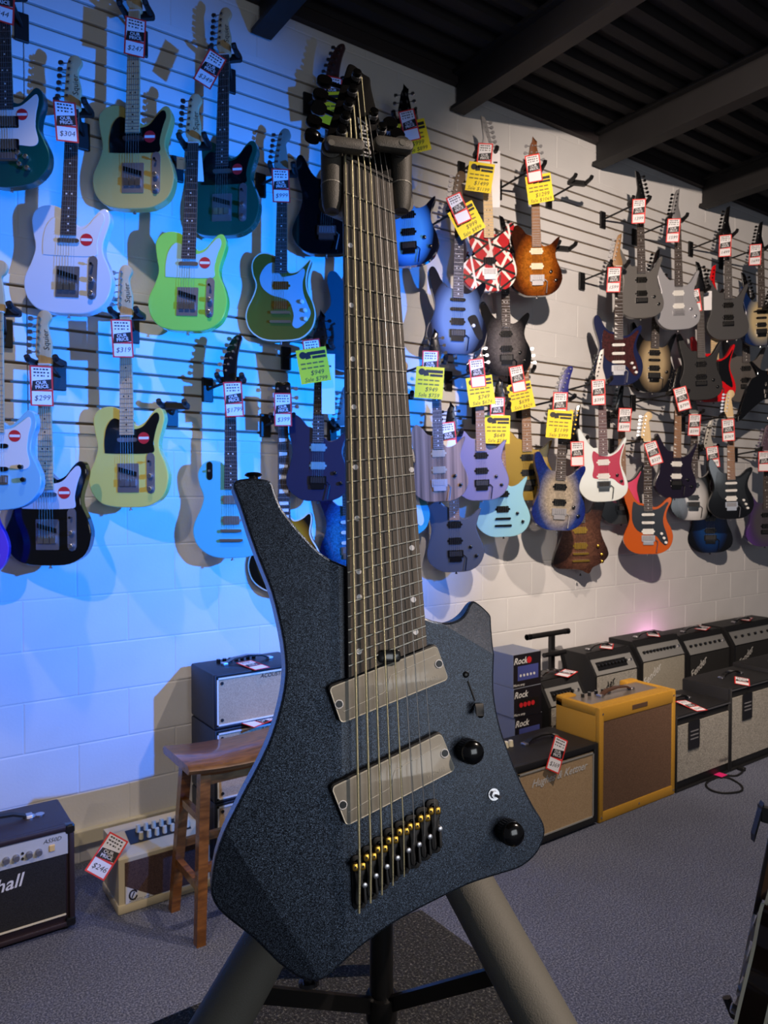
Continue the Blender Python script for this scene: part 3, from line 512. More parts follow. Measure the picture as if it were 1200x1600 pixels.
G('deep blue guitar with black edges hanging lowest beside the orange one', 'rg', (1108, 657), (1110, 864), .12, burst('deepblue_burst', [(.25, (14, 56, 110)), (.38, (10, 36, 80)), (.5, (8, 8, 12))]), .85, head='ibz', hm=mat('whiteblack_head', (170, 168, 160), .4), tm=BLK, neck=DKNECK, pups=HH(HB, BLK), bm=BLK, fb=GREYFB, word='deep blue guitar')
G('purple-tinted grey guitar with slim body and purple headstock', 'rg', (1197, 664), (1197, 854), .26, burst('purple_grey', [(.3, (70, 66, 74)), (.45, (66, 52, 88)), (.6, (80, 50, 120))]), .6, head='ibz', hm=mat('purple_head', (90, 70, 84), .4), tm=mat('purple_tuner', (110, 100, 120), .4), neck=DKNECK, pups=HH(HB, BLK), bridge='hard', bm=BLK, word='purple-tinted grey guitar')
# empty hangers
def empty_hanger(px, py, dw, hx, where, rzk=.4):
    p = on_y(px, py, D-dw); hanger(Vector(p), -math.atan2(p.x, p.y)*rzk, hx, 'empty black wall hanger '+where)
empty_hanger(272, 633, .1, .02, 'beside the yellow butterscotch guitar', 1.6)
empty_hanger(905, 283, .25, 0, 'between the amber and pewter guitars')
empty_hanger(880, 386, .25, 0, 'just beside the amber guitar body')
# ------------------------------------------------------------------ price tags
def price_tag(px, py, dw, rot, what, top='', price='', wpx=None):
    p = on_y(px, py, D-dw); rz = -math.atan2(p.x, p.y)*.9
    t = empty('price_tag', p, label='red-bordered price tag '+what, cat='price tag', group='red price tags')
    t.matrix_world = Matrix.Translation(p) @ Matrix.Rotation(rz, 4, 'Z') @ Matrix.Rotation(math.radians(rot), 4, 'Y')
    tag_parts(t, top, price)
    return t
def tag_parts(t, top, price):
    if 'tagcard' not in SHARED:
        SHARED['tagcard'] = mesh('card', pbox(-.039, .039, -.074, .074, -.0006, .0006), RED)
        SHARED['tagup'] = mesh('upper_panel', pbox(-.033, .033, -.012, .068, .0006, .0009), PAPER)
        SHARED['taglow'] = mesh('lower_panel', pbox(-.033, .033, -.069, -.02, .0006, .0009), PAPER)
        SHARED['tagband'] = mesh('band', prism([(-.034, -.019), (.034, -.01), (.033, .026), (-.03, .017)], .0009, .0012), INK)
        r = random.Random(3); z = []
        for k in range(3):
            x = -.026
            while x < .024: z.append(pbox(x, x+r.uniform(.004, .009), .034+k*.012, .0395+k*.012, .0009, .0011)); x += r.uniform(.009, .014)
        SHARED['tagscr'] = mesh('handwriting', join(*z), INK)
    for k, n, m in (('tagcard', 'card', RED), ('tagup', 'upper_panel', PAPER), ('taglow', 'lower_panel', PAPER), ('tagband', 'band', INK), ('tagscr', 'handwriting', INK)): tag(ob(n, SHARED[k], m, t), kind='stuff' if k == 'tagscr' else None)
    if 'ourprice' not in SHARED:
        o = place_text('lettering', 'OUR\nPRICE', .0175, PAPER, t, 0, .0035, .0014, .13, 0, .012); SHARED['ourprice'] = o.data
    else: ob('lettering', SHARED['ourprice'], PAPER, t)
    if price: place_text('price', price, .027, INK, t, 0, -.045, .0012, .06, .25)
def sale_tag(px, py, dw, rot, what, a='', b=''):
    p = on_y(px, py, D-dw); rz = -math.atan2(p.x, p.y)*.9
    t = empty('sale_tag', p, label='yellow sale tag '+what, cat='sale tag', group='yellow sale tags')
    t.matrix_world = Matrix.Translation(p) @ Matrix.Rotation(rz, 4, 'Z') @ Matrix.Rotation(math.radians(rot), 4, 'Y')
    if 'ycard' not in SHARED:
        SHARED['ycard'] = mesh('card', pbox(-.068, .068, -.076, .076, -.0006, .0006), YEL)
        SHARED['yhead'] = mesh('printed_logo', join(cyl_d(-.04, .05, .016, .0006, .0009, 16), pbox(-.02, .062, .047, .062, .0006, .0009), pbox(.0, .062, .03, .042, .0006, .0009), prism([(-.03, .03), (-.004, .033), (-.01, .058), (-.03, .06)], .0006, .0009)), INK)
        SHARED['yline'] = mesh('printed_lines', join(*[pbox(-.056+k*.027, -.034+k*.027, q, q+.007, .0006, .0009) for q in (.008, -.012) for k in range(4)]), mat('grey_ink', (120, 105, 30), .6))
    for k, n, m in (('ycard', 'card', YEL), ('yhead', 'printed_logo', INK), ('yline', 'printed_lines', INK)): tag(ob(n, SHARED[k], m, t), kind='stuff' if k != 'ycard' else None)
    if a: place_text('price', '$'+a, .03, INK, t, .01, -.033, .001, 0, .2)
    if b: place_text('sale_price', 'Sale $'+b, .026, INK, t, 0, -.061, .001, 0, .2)
TG = [(4, 2, .21, 3, 'on the metallic teal guitar', '344'), (103, 190, .22, -4, 'on the white rosewood-board guitar', '$304'), (211, 58, .22, 3, 'on the upper butterscotch guitar', '$247'), (328, 108, .25, 27, 'on the dark green guitar', '$349'),
 (439, 290, .2, -2, 'on the olive gold guitar', '$999'), (191, 529, .22, -3, 'on the yellow butterscotch guitar', '$319'), (65, 603, .22, -1, 'on the black maple-neck guitar', '$299'), (365, 624, .25, -4, 'on the surf blue guitar', '$1799'), (442, 640, .21, -1, 'on the sunburst single-cutaway guitar', '$399'),
 (489, 556, .29, -8, 'on the matte navy guitar', ''), (519, 145, .22, 8, 'on the black guitar with banana headstock', ''), (640, 196, .33, -14, 'on the blue burst guitar', ''), (717, 326, .37, -24, 'on the blue-grey burst guitar', ''), (757, 246, .26, 5, 'on the red striped guitar', ''), (834, 263, .34, -8, 'on the amber figured guitar', ''),
 (672, 572, .38, 2, 'on the zebrawood guitar', ''), (746, 583, .31, -6, 'on the violet grey guitar', ''), (777, 642, .26, 1, 'on the ice blue guitar', ''), (809, 592, .2, -10, 'on the gold metallic guitar', ''), (701, 682, .26, -6, 'on the slate grey guitar', ''), (875, 634, .4, 2, 'on the blue-edged burl guitar', ''),
 (902, 709, .21, -1, 'on the pointed brown burl guitar', ''), (959, 437, .34, 3, 'on the navy tortoiseshell guitar', '1599'), (998, 330, .34, 2, 'on the pewter grey guitar', '1399'), (1052, 360, .38, 4, 'on the silver grey guitar', '1599'), (1133, 384, .34, 1, 'on the dark grey guitar', '1499'), (1180, 398, .34, 2, 'on the blue-edged natural guitar', '1699'), (1032, 452, .22, 4, 'on the black-edged natural guitar', ''),
 (1085, 470, .34, -8, 'on the matte black guitar', ''), (935, 613, .34, -2, 'on the white guitar with pink pickguard', '$399'), (976, 656, .23, 3, 'on the grey and pink guitar', '$399'), (1021, 708, .34, -18, 'on the orange guitar', '$329'), (1066, 623, .43, -14, 'on the black cherry guitar', '$799'), (1085, 664, .2, 3, 'on the white and black burst guitar', '$599'), (1138, 672, .42, -3, 'on the black guitar with white pickups', '$369'), (1114, 714, .26, -7, 'on the deep blue guitar', '$299'), (1194, 721, .31, 0, 'on the purple-tinted grey guitar', '')]
for px, py, dw, rt, wh, pr in TG: price_tag(px, py, dw, rt, wh, '', pr)
for px, py, dw, rt, wh, a, b in [(490, 571, .3, -10, 'on the matte navy guitar', '949', '799'), (518, 170, .23, -6, 'on the black guitar with banana headstock', '', ''), (647, 214, .34, -14, 'on the blue burst guitar', '999', '899'), (729, 344, .38, -28, 'on the blue-grey burst guitar', '999', '899'), (750, 277, .27, 9, 'on the red striped guitar', '1499', '1199'), (843, 295, .35, -8, 'on the amber figured guitar', '1299', '1069'),
 (671, 598, .39, 4, 'on the zebrawood guitar', '949', '759'), (751, 611, .32, -8, 'on the violet grey guitar', '749', '674'), (777, 671, .27, 1, 'on the ice blue guitar', '649', '584'), (814, 619, .21, -12, 'on the gold metallic guitar', '699', '629'), (874, 663, .41, 5, 'on the blue-edged burl guitar', '1199', '999')]:
    sale_tag(px, py, dw, rt, wh, a, b)
def strip_tag(px, py, dw, w_, h_, what, rot=0):
    p = on_y(px, py, D-dw); t = empty('paper_tag', p, label='plain white paper tag '+what, cat='paper tag', group='white paper tags')
    t.matrix_world = Matrix.Translation(p) @ Matrix.Rotation(-math.atan2(p.x, p.y)*.8, 4, 'Z') @ Matrix.Rotation(math.radians(rot), 4, 'Y')
    ob('card', pbox(-w_/2, w_/2, -h_/2, h_/2, -.0006, .0006), PAPER, t); ob('print', pbox(-w_*.22, w_*.22, h_*.28, h_*.31, .0006, .0009), INK, t)
strip_tag(513, 600, .31, .06, .27, 'hanging from the matte navy guitar'); strip_tag(774, 280, .25, .05, .3, 'hanging from the red striped guitar'); strip_tag(307, 245, .2, .045, .2, 'hanging from the lime green guitar', -4); strip_tag(283, 255, .19, .035, .05, 'on a string beside the lime green guitar')
strip_tag(1103, 470, .27, .075, .13, 'hanging from the bright red guitar'); strip_tag(1139, 648, .33, .045, .1, 'under the maple headstock of the black guitar')
# ------------------------------------------------------------------ amplifiers and floor things   (local: x right, y to the wall, z up)
TOLEX = mat('black_tolex', (20, 20, 22), .55, bump=.4, bscale=500); BROWNT = mat('brown_tolex', (46, 34, 38), .45, bump=.4, bscale=500)
def cloth(name, c1, c2, scale=420):
    m, t, b = _new(name); tc = nod(t, 'ShaderNodeTexCoord'); n = nod(t, 'ShaderNodeTexNoise', i_Scale=scale, i_Detail=1.0); t.links.new(tc.outputs['Object'], n.inputs['Vector'])
    r = ramp(t, [(.38, lin(c1)), (.62, lin(c2))]); t.links.new(n.outputs[0], r.inputs[0]); t.links.new(r.outputs[0], b.inputs['Base Color']); b.inputs['Roughness'].default_value = .9
    MATS[name] = m; return m
SILV = cloth('silver_grille', (92, 90, 86), (178, 174, 164)); TAN = cloth('tan_grille', (150, 124, 92), (182, 156, 120)); BGR = cloth('black_grille', (18, 18, 19), (36, 36, 37)); BRG = cloth('brown_grille', (66, 48, 44), (96, 72, 64)); OX = cloth('oxblood_grille', (84, 60, 44), (112, 84, 64)); WHEAT = cloth('wheat_grille', (172, 142, 108), (202, 172, 136))
BADGE = mat('silver_badge', (205, 204, 200), .35); PANEL = mat('silver_panel', (150, 150, 148), .4, .35); BPANEL = mat('black_panel', (22, 22, 24), .35)
def shell(w, d, h, t=.018, rec=.012, bev=.008):
    """cabinet with its front edge standing proud of a recessed baffle"""
    return join(box(0, w, rec, d, 0, h, bev), box(0, t, 0, rec+.01, 0, h, bev*.5), box(w-t, w, 0, rec+.01, 0, h, bev*.5), box(t*.7, w-t*.7, 0, rec+.01, 0, t, bev*.5), box(t*.7, w-t*.7, 0, rec+.01, h-t, h, bev*.5))
def handle(g, x, y, z, ln=.2, m=None, name='handle'):
    ob(name, loft([[(px, y-.013, pz), (px, y+.013, pz), (px, y+.013, pz+.008), (px, y-.013, pz+.008)] for px, pz in [(x-ln/2, z), (x-ln*.42, z+.008), (x-ln*.3, z+.02), (x, z+.026), (x+ln*.3, z+.02), (x+ln*.42, z+.008), (x+ln/2, z)]]), m or BLK, g, 40)
    for s in (-1, 1): ob('handle_bracket', box(x+s*ln/2-.012, x+s*ln/2+.012, y-.016, y+.016, z, z+.012, .003), CHR, g)
def corner(g, w, d, h):
    for x in (0, w):
        for z in (0, h):
            ob('corner_cap', box(x-.002 if x == 0 else x-.03, x+.03 if x == 0 else x+.002, -.002, .03, z-.002 if z == 0 else z-.03, z+.03 if z == 0 else z+.002, .006), BLK, g)
def feet(g, w, d):
    for x in (.04, w-.04):
        for y in (.04, d-.04): ob('foot', tube([(x, y, -.018), (x, y, .001)], .014, 10), MBLK, g)
def amp(name, x0, x1, yf, z0, d, h, label, cat, body, grille, gz=(.02, None), kind='plain', logo=None, **kw):
    w = x1-x0; g = empty(name, (x0, yf, z0), label=label, cat=cat, group=kw.get('group'))
    if kind == 'combo':   # raked control panel along the top front
        pr = [(0, 0), (d, 0), (d, h), (.075, h), (.0, h-.12)]
        ob('cabinet', join(loft([[(x, y, z) for y, z in pr] for x in (0, .018)]), loft([[(x, y, z) for y, z in pr] for x in (w-.018, w)]), box(.017, w-.017, .012, d, 0, h-.12), loft([[(x, y, z) for y, z in ((.012, h-.125), (d, h-.125), (d, h), (.078, h), (.014, h-.115))] for x in (.017, w-.017)]), box(.017, w-.017, 0, .02, 0, .018), loft([[(x, y, z) for y, z in ((.05, h-.03), (.075, h-.03), (.09, h), (.074, h))] for x in (.017, w-.017)])), body, g)
        ob('grille', box(.019, w-.019, .003, .013, .02, h-.128), grille, g)
        n = Vector((0, -.12, .075)).normalized(); a = Vector((0, .004, h-.118)); b = Vector((0, .062, h-.025))
        o = n*.003; ob('control_panel', loft([[(x, p.y, p.z) for p in (a, b, b+o, a+o)] for x in (.022, w-.022)]), kw.get('panel', PANEL), g)
        m1 = (a+b)/2
        if kw.get('strip'): 
            a2, b2 = a.lerp(b, .22)+o, a.lerp(b, .7)+o; ob('black_strip', loft([[(x, p.y, p.z) for p in (a2, b2, b2+n*.001, a2+n*.001)] for x in (.05, w-.09)]), BPANEL, g)
        nk = kw.get('nk', 8)
        for k in range(nk):
            x = .06+(w-.16)*k/(nk-1); c = Vector((x, m1.y, m1.z))
            ob('control_knob', tube([c+n*.002, c+n*.018], [.011, .0075], 10), kw.get('km', BLK), g, 40)
            ob('knob_cap', tube([c+n*.018, c+n*.0188], .005, 8), CHR, g)
        if kw.get('jewel', 1): ob('pilot_light', tube([Vector((w-.05, m1.y, m1.z))+n*.002, Vector((w-.05, m1.y, m1.z))+n*.012], .008, 10), CHR, g)
    else:
        ob('cabinet', shell(w, d, h, kw.get('t', .018)), body, g, 40)
        gz0 = kw.get('g0', .02); gz1 = kw.get('g1', h-.02); gi = kw.get('gi', .018)
        ob('grille', box(gi, w-gi, .004, .0125, gz0, gz1), grille, g)
        if kw.get('pipe'):
            q = .004; pm = kw['pipe']
            for nme, bx in (('piping', box(gi, w-gi, .0, .006, gz0, gz0+q*1.6)), ('piping', box(gi, w-gi, .0, .006, gz1-q*1.6, gz1)), ('piping', box(gi, gi+q*1.6, .0, .006, gz0, gz1)), ('piping', box(w-gi-q*1.6, w-gi, .0, .006, gz0, gz1))): ob(nme, bx, pm, g)
    if logo: place_text('logo', logo[0], logo[1], kw.get('lm', BADGE), g, logo[2], logo[3], kw.get('ld', .001), logo[4] if len(logo) > 4 else 0, logo[5] if len(logo) > 5 else .25, .012)
    if kw.get('handle', 1): handle(g, w/2, d*.55, h, min(.22, w*.5))
    if kw.get('corner'): corner(g, w, d, h)
    return g
def lay_tag(p, rz, label, rx=90, price='', par=None, ry=0):
    t = empty('price_tag', p, label='red-bordered price tag '+label, cat='price tag', group='red price tags')
    t.matrix_world = Matrix.Translation(p) @ Matrix.Rotation(math.radians(rz), 4, 'Z') @ Matrix.Rotation(math.radians(-rx), 4, 'X') @ Matrix.Rotation(math.radians(ry), 4, 'Y')
    tag_parts(t, '', price)
# brown acoustic combo, bottom left
p = on_z(118, 1452, 0); W = .5; xa = p.x-W; H = .355
g = amp('guitar_amplifier', xa, p.x, p.y, .018, .27, H, 'dark brown combo amp with silver control panel and black grille', 'amplifier', BROWNT, BGR, g1=H-.1, logo=None, corner=1, handle=0, gi=.03, g0=.045)
ob('piping', box(.03, W-.03, 0, .006, .043, .048), CREAM, g)
ob('control_panel', box(.022, W-.022, .0015, .0125, H-.097, H-.022), mat('brushed_panel', (205, 208, 204), .45, .2), g)
for k, x in enumerate((.06, .1, .14, .18, .225, .255, .285, .315, .355, .385)): ob('control_knob', tube([(x, .002, H-.066), (x, -.014, H-.066)], [.0115, .0095], 12), STEELP, g, 40)
for x in (.2, .335): ob('indicator', join(*[tube([(x, .002, H-.066+q), (x, -.0015, H-.066+q)], .0045, 8) for q in (-.009, .009)]), INK, g)
ob('power_switch', box(W-.082, W-.064, -.004, .003, H-.075, H-.053, .002), mat('amber_switch', (225, 190, 120), .4), g)
place_text('model_text', 'AS50D', .02, INK, g, W-.072, H-.038, -.0008, 0, .3)
place_text('logo', 'Marshall', .062, WHT, g, .228, H-.155, -.0015, .08, .35, .012)
handle(g, W*.5, .15, H, .26, MBLK)
for x in (W*.5+.13,): ob('handle_rosette', join(tube([(x, .15, H), (x, .15, H+.004)], .022, 16), tube([(x+.035, .15, H), (x+.035, .15, H+.004)], .016, 16)), CHR, g)
feet(g, W, .27)
# cream acoustic amp with brown grille
p = on_z(186, 1430, 0); q = on_z(330, 1387, 0); W = q.x-p.x; H = .235; dp = .21
IV = mat('ivory_vinyl', (206, 194, 160), .5, bump=.25, bscale=400)
g = empty('acoustic_amplifier', (p.x, p.y, 0), label='small cream acoustic amp with brown grille beside the stool', cat='amplifier')
pr = [(0, .004), (.006, 0), (dp, 0), (dp, H), (.14, H+.005), (.06, H-.02), (.008, H-.03), (0, H-.036)]
ob('cabinet', loft([[(x, y, z) for y, z in pr] for x in (0, W)]), IV, g)
ob('base_rim', box(-.005, W+.005, -.006, dp+.002, 0, .034, .005), IV, g, 40)
ob('grille', box(.022, W-.02, -.004, .002, .036, H-.05), BRG, g)
ob('control_recess', loft([[(x, y, z) for y, z in ((.062, H-.018), (.135, H+.0045), (.135, H+.006), (.062, H-.0165))] for x in (.06, W-.05)]), BPANEL, g)
for r_, yy in ((0, .078), (1, .118)):
    for k in range(7): ob('control_knob', tube([(.105+k*.03, yy, H-.016+.0245*r_*.55), (.105+k*.03, yy, H+.012+.0245*r_*.55)], [.0095, .008], 10), CREAM, g, 40)
ob('corner_badge', loft([[(x, y, z) for x, z in ((.022, .034), (.125, .036), (.022, .1))] for y in (-.003, -.0055)]), mat('badge_white', (225, 222, 210), .4), g)
ob('badge_emblem', join(*[tube([(.05+.014*math.cos(a), -.006, .062+.017*math.sin(a)), (.05+.014*math.cos(a+.5), -.006, .062+.017*math.sin(a+.5))], .003, 6) for a in [k*.5 for k in range(1, 12)]], tube([(.045, -.006, .053), (.054, -.006, .072)], .0022, 6)), INK, g)
place_text('badge_text', 'ACOUSTIC AMP', .0105, INK, g, .072, .0405, .0058)
lay_tag(Vector((p.x-.035, p.y+.02, H-.015)), -10, 'hanging off the cream acoustic amp', 38, '$246', ry=38)
# stack of three black amps with wheat grilles
yf = 2.85; xs = on_y(335, 1100, yf).x; W = .43; BODYB = mat('blueblack_tolex', (26, 30, 40), .5, bump=.4, bscale=500)
zc = [(0, .25), (.25, .305), (.556, .228)]
for k, (z0, h) in enumerate(zc):
    g = amp('guitar_amplifier', xs, xs+W, yf, z0, .27, h-.002, 'black combo amp with wheat grille, '+('bottom', 'middle', 'topmost')[k]+' of its stack', 'amplifier', BODYB, WHEAT, pipe=WHT, gi=.012, g0=.012, g1=h-.016, handle=k == 2, t=.011, logo=('ACOUSTIC', .024, W*.62, h-.035), lm=INK, ld=-.003, group='wheat-grille amp stack')
    for x in (.035, W-.035):
        for z in (.035, h-.04): ob('screw', tube([(x, .006, z), (x, .001, z)], .007, 10), INK, g)
g_top = (xs, yf, .784)
ob('rear_knobs', join(*[tube([(.1+k*.028, .2, .226), (.1+k*.028, .2, .244)], .009, 8) for k in range(7)]), BLK, g)['kind'] = 'stuff'
lay_tag(Vector((xs+.2, yf+.06, .787)), 8, 'lying on the topmost wheat-grille amp', 88, '')
lay_tag(Vector((xs+.2, yf-.004, .562)), 12, 'lying between the stacked wheat-grille amps', 86, '', ry=80)
# wooden stool
f1 = on_z(312, 1476, 0); f2 = on_z(277, 1420, 0)
WD = wood('stool_wood', (100, 60, 22), (142, 90, 40), (14, 60, 60), .35, .4)
sx, sy = f1.x-.0, (f1.y+f2.y)/2; DPT = f2.y-f1.y; WID = .4
g = empty('bar_stool', (sx, sy, 0), label='brown wooden saddle-seat stool in front of the amp stack', cat='stool')
HS = .6
xx = [i/10 for i in range(11)]
ob('seat', loft([[(-.035+t*(WID+.07), y, HS+.016*(2*t-1)**2+zz) for y, zz in ((-.125, -.03), (-.135, -.015), (-.12, .0), (.12, .0), (.135, -.015), (.125, -.03))] for t in xx]), WD, g, 50)
for x0, x1 in ((0, .035), (WID, WID-.035)):
    for s in (-1, 1): ob('leg', loft([[(x0+a, s*DPT/2+b, 0) for a, b in ((-.016, -.016), (.016, -.016), (.016, .016), (-.016, .016))], [(x1+a, s*.085+b, HS-.02) for a, b in ((-.018, -.018), (.018, -.018), (.018, .018), (-.018, .018))]]), WD, g)
    ob('side_stretcher', box(x0+(x1-x0)*.3-.011, x0+(x1-x0)*.3+.011, -.115, .115, .17, .2), WD, g)
    ob('side_stretcher', box(x0+(x1-x0)*.68-.011, x0+(x1-x0)*.68+.011, -.095, .095, .4, .425), WD, g)
for s in (-1, 1):
    ob('long_stretcher', box(.015, WID-.015, s*.112-.01, s*.112+.01, .235, .262), WD, g); ob('apron', box(.035, WID-.035, s*.085-.01, s*.085+.01, HS-.075, HS-.028), WD, g)
# ---- right-hand amps, front row
pr_ = on_z(935, 1288, 0); yF = pr_.y; xl = on_y(803, 1200, yF).x; W = pr_.x-xl
h1 = on_y(930, 1162, yF).z
g = amp('speaker_cabinet', xl, pr_.x-.004, yF, .012, .3, h1-.012, 'black cabinet with tan grille and silver script badge', 'amplifier', TOLEX, TAN, pipe=mat('grey_piping', (150, 150, 146), .5), gi=.03, g0=.03, g1=h1-.05, t=.026, logo=('Hughes & Kettner', .048, W*.52, h1-.105, .02, .45), ld=-.002, handle=0)
feet(g, W, .3)
for k in range(5): ob('control_knob', tube([(.06+k*.03, .2, h1-.013), (.06+k*.03, .2, h1+.014)], [.013, .01], 10), CREAM, g, 40)
handle(g, W*.62, .17, h1-.012, .2, MBLK)
q = on_y(868, 1178, yF-.004)
lay_tag(Vector((q.x, yF-.012, q.z)), -6, 'hanging over the tan-grille cabinet', 8, '$369', ry=28)
# yellow tweed combo
x0 = pr_.x+.006; pr2 = on_z(1045, 1237, 0); h2 = on_y(1043, 1080, yF).z; W = pr2.x-x0; dp = .27
TW = cloth('tweed', (164, 118, 30), (196, 146, 44), 500)
g = empty('tweed_amplifier', (x0, yF, 0), label='yellow tweed combo amp with brown grille and leather handle', cat='amplifier')
ob('cabinet', join(box(0, W, .012, dp, 0, h2-.03, .01), box(0, .03, 0, .03, 0, h2, .006), box(W-.03, W, 0, .03, 0, h2, .006), box(.02, W-.02, 0, .03, 0, .05, .006), box(.02, W-.02, 0, .03, h2-.068, h2, .006), box(0, .03, .02, dp, h2-.05, h2, .008), box(W-.03, W, .02, dp, h2-.05, h2, .008), box(.02, W-.02, .02, .075, h2-.05, h2, .006), box(0, .1, dp-.05, dp, h2-.05, h2+.004, .008), box(W-.1, W, dp-.05, dp, h2-.05, h2+.004, .008)), TW, g, 40)
ob('grille', box(.03, W-.03, .004, .0125, .05, h2-.068), OX, g)
ob('top_panel', box(.03, W-.03, .075, dp-.05, h2-.031, h2-.006), mat('chrome_panel', (150, 140, 130), .3, .6), g)
for k in range(5): ob('control_knob', tube([(.1+k*.05, dp-.085, h2-.008), (.1+k*.05, dp-.085, h2+.012)], .009, 10), BLK, g, 40)
ob('nameplate', box(W*.4, W*.6, -.0025, .003, h2-.045, h2-.024, .001), mat('plate_brown', (90, 68, 52), .4), g)
place_text('model_text', 'FENDER', .012, mat('plate_text', (120, 92, 80), .5), g, W-.09, .068, -.003)
for x in (.015, W/2, W-.015): ob('screw', tube([(x, .004, .025), (x, -.002, .025)], .005, 8), CHR, g)
for x in (.02, W-.02): ob('screw', tube([(x, .004, h2-.03), (x, -.002, h2-.03)], .005, 8), CHR, g)
handle(g, W*.5, .14, h2-.006, .24, mat('leather', (70, 44, 32), .5))
# silver-grille cabinets
pr3 = on_z(1127, 1202, 0); xa = pr2.x+.008; hA = on_y(1125, 1100, yF).z
def silver_cab(xa, xb, h, what, k, yy):
    g = amp('speaker_cabinet', xa, xb, yy, 0, .3, h, 'black cabinet with silver sparkle grille '+what, 'amplifier', TOLEX, SILV, gi=.012, g0=.055, g1=h-.055, t=.012, handle=0)
    ob('top_edge', box(.004, xb-xa-.004, -.002, .01, h-.012, h-.006), STEELP, g)
    w = xb-xa
    ob('black_booklet', box(w*.2, w*.2+.1, -.006, -.0015, h-.19, h-.045, .004), mat('booklet', (22, 22, 26), .4), g); ob('booklet_print', join(*[box(w*.2+.015, w*.2+.085, -.0068, -.006, h-.1-.02*j, h-.094-.02*j) for j in range(3)]), mat('grey_print', (120, 120, 124), .5), g)['kind'] = 'stuff'
    place_text('logo', 'Fender', .03, mat('grey_badge', (70, 66, 66), .4), g, w-.06, .085, .001, 0, 0, .01)
    handle(g, w*.5, .16, h, .2)
    return g
silver_cab(xa, pr3.x-.004, hA, 'beside the tweed amp', 0, yF)
hB = on_y(1122, 1083, yF).z; xb = xa+(pr3.x-xa)*1.0+.55
silver_cab(pr3.x+.004, pr3.x+.545, hB, 'taller than its neighbour', 1, yF)
silver_cab(pr3.x+.555, pr3.x+1.15, hB+.02, 'at the far end of the row', 2, yF+.01)
lay_tag(Vector((xa+.22, yF+.06, hA+.006)), 14, 'lying on the silver-grille cabinet beside the tweed amp', 84, '$349', ry=24)
lay_tag(Vector((pr3.x+.2, yF+.05, hB+.006)), 10, 'lying on the taller silver-grille cabinet', 84, '', ry=70)
# back row of raked-panel combos
yR = 2.8
def comb(l, r, top, yy, what, gr, lg, **kw):
    a = on_y(l, top, yy); b = on_y(r, top, yy); w = b.x-a.x
    return amp('guitar_amplifier', a.x, b.x, yy, 0, .25, a.z, what, 'amplifier', TOLEX, gr, kind='combo', logo=('Fender', min(.07, w*.17), w*.22, a.z-.21, .5, .3), group='raked-panel combos', **kw)
comb(858, 919, 1071, 2.62, 'small black combo amp with silver grille behind the tweed amp', SILV, 0, strip=1, nk=7, lm=MBLK)
comb(930, 999, 1026, yR, 'black combo amp with silver grille and dark script beside the stand', SILV, 0, strip=1, nk=9, lm=MBLK)
comb(1003, 1073, 1006, yR, 'tall black combo amp with pale plain grille and chrome script', cloth('pale_grille', (128, 124, 112), (166, 160, 146)), 0, nk=10)
comb(1077, 1142, 997, yR, 'black combo amp with black grille and silver panel', BGR, 0, nk=7)
comb(1148, 1225, 983, yR-.02, 'wide black-grille combo amp at the end of the back row', BGR, 0, nk=7)
for px, py, rz, wh, ryy in ((948, 1009, 5, 'lying on the dark-script silver combo', 60), (1020, 988, 20, 'lying on the pale-grille combo', 70), (1098, 982, 10, 'lying on the black-grille combo', 80), (885, 1052, 10, 'lying on the small combo behind the tweed amp', 80), (1165, 966, 10, 'lying on the wide black-grille combo', 80)):
    a = on_y(px, py, yR+.13 if px > 900 else 2.72); zt = {948: on_y(930, 1026, yR).z, 1020: on_y(1003, 1006, yR).z, 1098: on_y(1077, 997, yR).z, 885: on_y(858, 1071, 2.62).z, 1165: on_y(1145, 983, yR-.02).z}[px]
    lay_tag(Vector((a.x, a.y, zt+.009)), rz, wh, 87, '', ry=ryy)
# stack of small boxed amps
yB = 2.6; xb0 = on_y(803, 1040, yB).x; xb1 = on_y(846, 1040, yB).x; W = xb1-xb0
zt = [on_y(803, v, yB).z for v in (1024, 1077, 1123)]
BOXG = mat('box_grey', (132, 138, 152), .6); PRN = mat('box_print', (20, 20, 30), .45); BLU = mat('print_blue', (70, 80, 150), .5)
lev = [zt[2]-(zt[1]-zt[2])]
zz = [0, zt[2]-.167-.115, zt[2]-.167, zt[2], zt[1], zt[0]]
for k in range(5):
    z0, z1 = zz[k], zz[k+1]
    dx = .012 if k < 3 else 0
    g = empty('amp_box', (xb0+dx, yB+(.004 if k != 3 else 0), z0), label='boxed small amp, grey side, black printed front, '+('at the floor', 'second up from the floor', 'third up, behind the cream knobs', 'fourth up, with red knob print', 'topmost of the stack')[k], cat='box', group='boxed amps in a stack')
    h = z1-z0-.001
    ob('carton', box(0, W, 0, .2, 0, h, .002), BOXG, g); ob('front_print', box(.001, W-.001, -.0008, .001, .001, h-.001), PRN, g)
    if k > 1:
        place_text('logo', 'Rock', .045, WHT, g, .048, h-.035, .001, 0, .3, .02); place_text('lettering', 'Micro amp', .018, WHT, g, .04, .014, .001, 0, 0, .01)
        ob('pictured_panel', box(.03, W-.02, -.0014, -.0008, .035, h-.06), BLU if k != 3 else BPANEL, g)
        for j in range(4 if k == 3 else 5): ob('pictured_knob', tube([(.05+j*(.028 if k == 3 else .024), -.0012, .06), (.05+j*(.028 if k == 3 else .024), -.0022, .06)], .0125 if k == 3 else .007, 10), STK if k == 3 else WHT, g)
        if k == 4: ob('red_seal', tube([(W*.56, -.001, h-.035), (W*.56, -.002, h-.035)], .017, 12), STK, g)
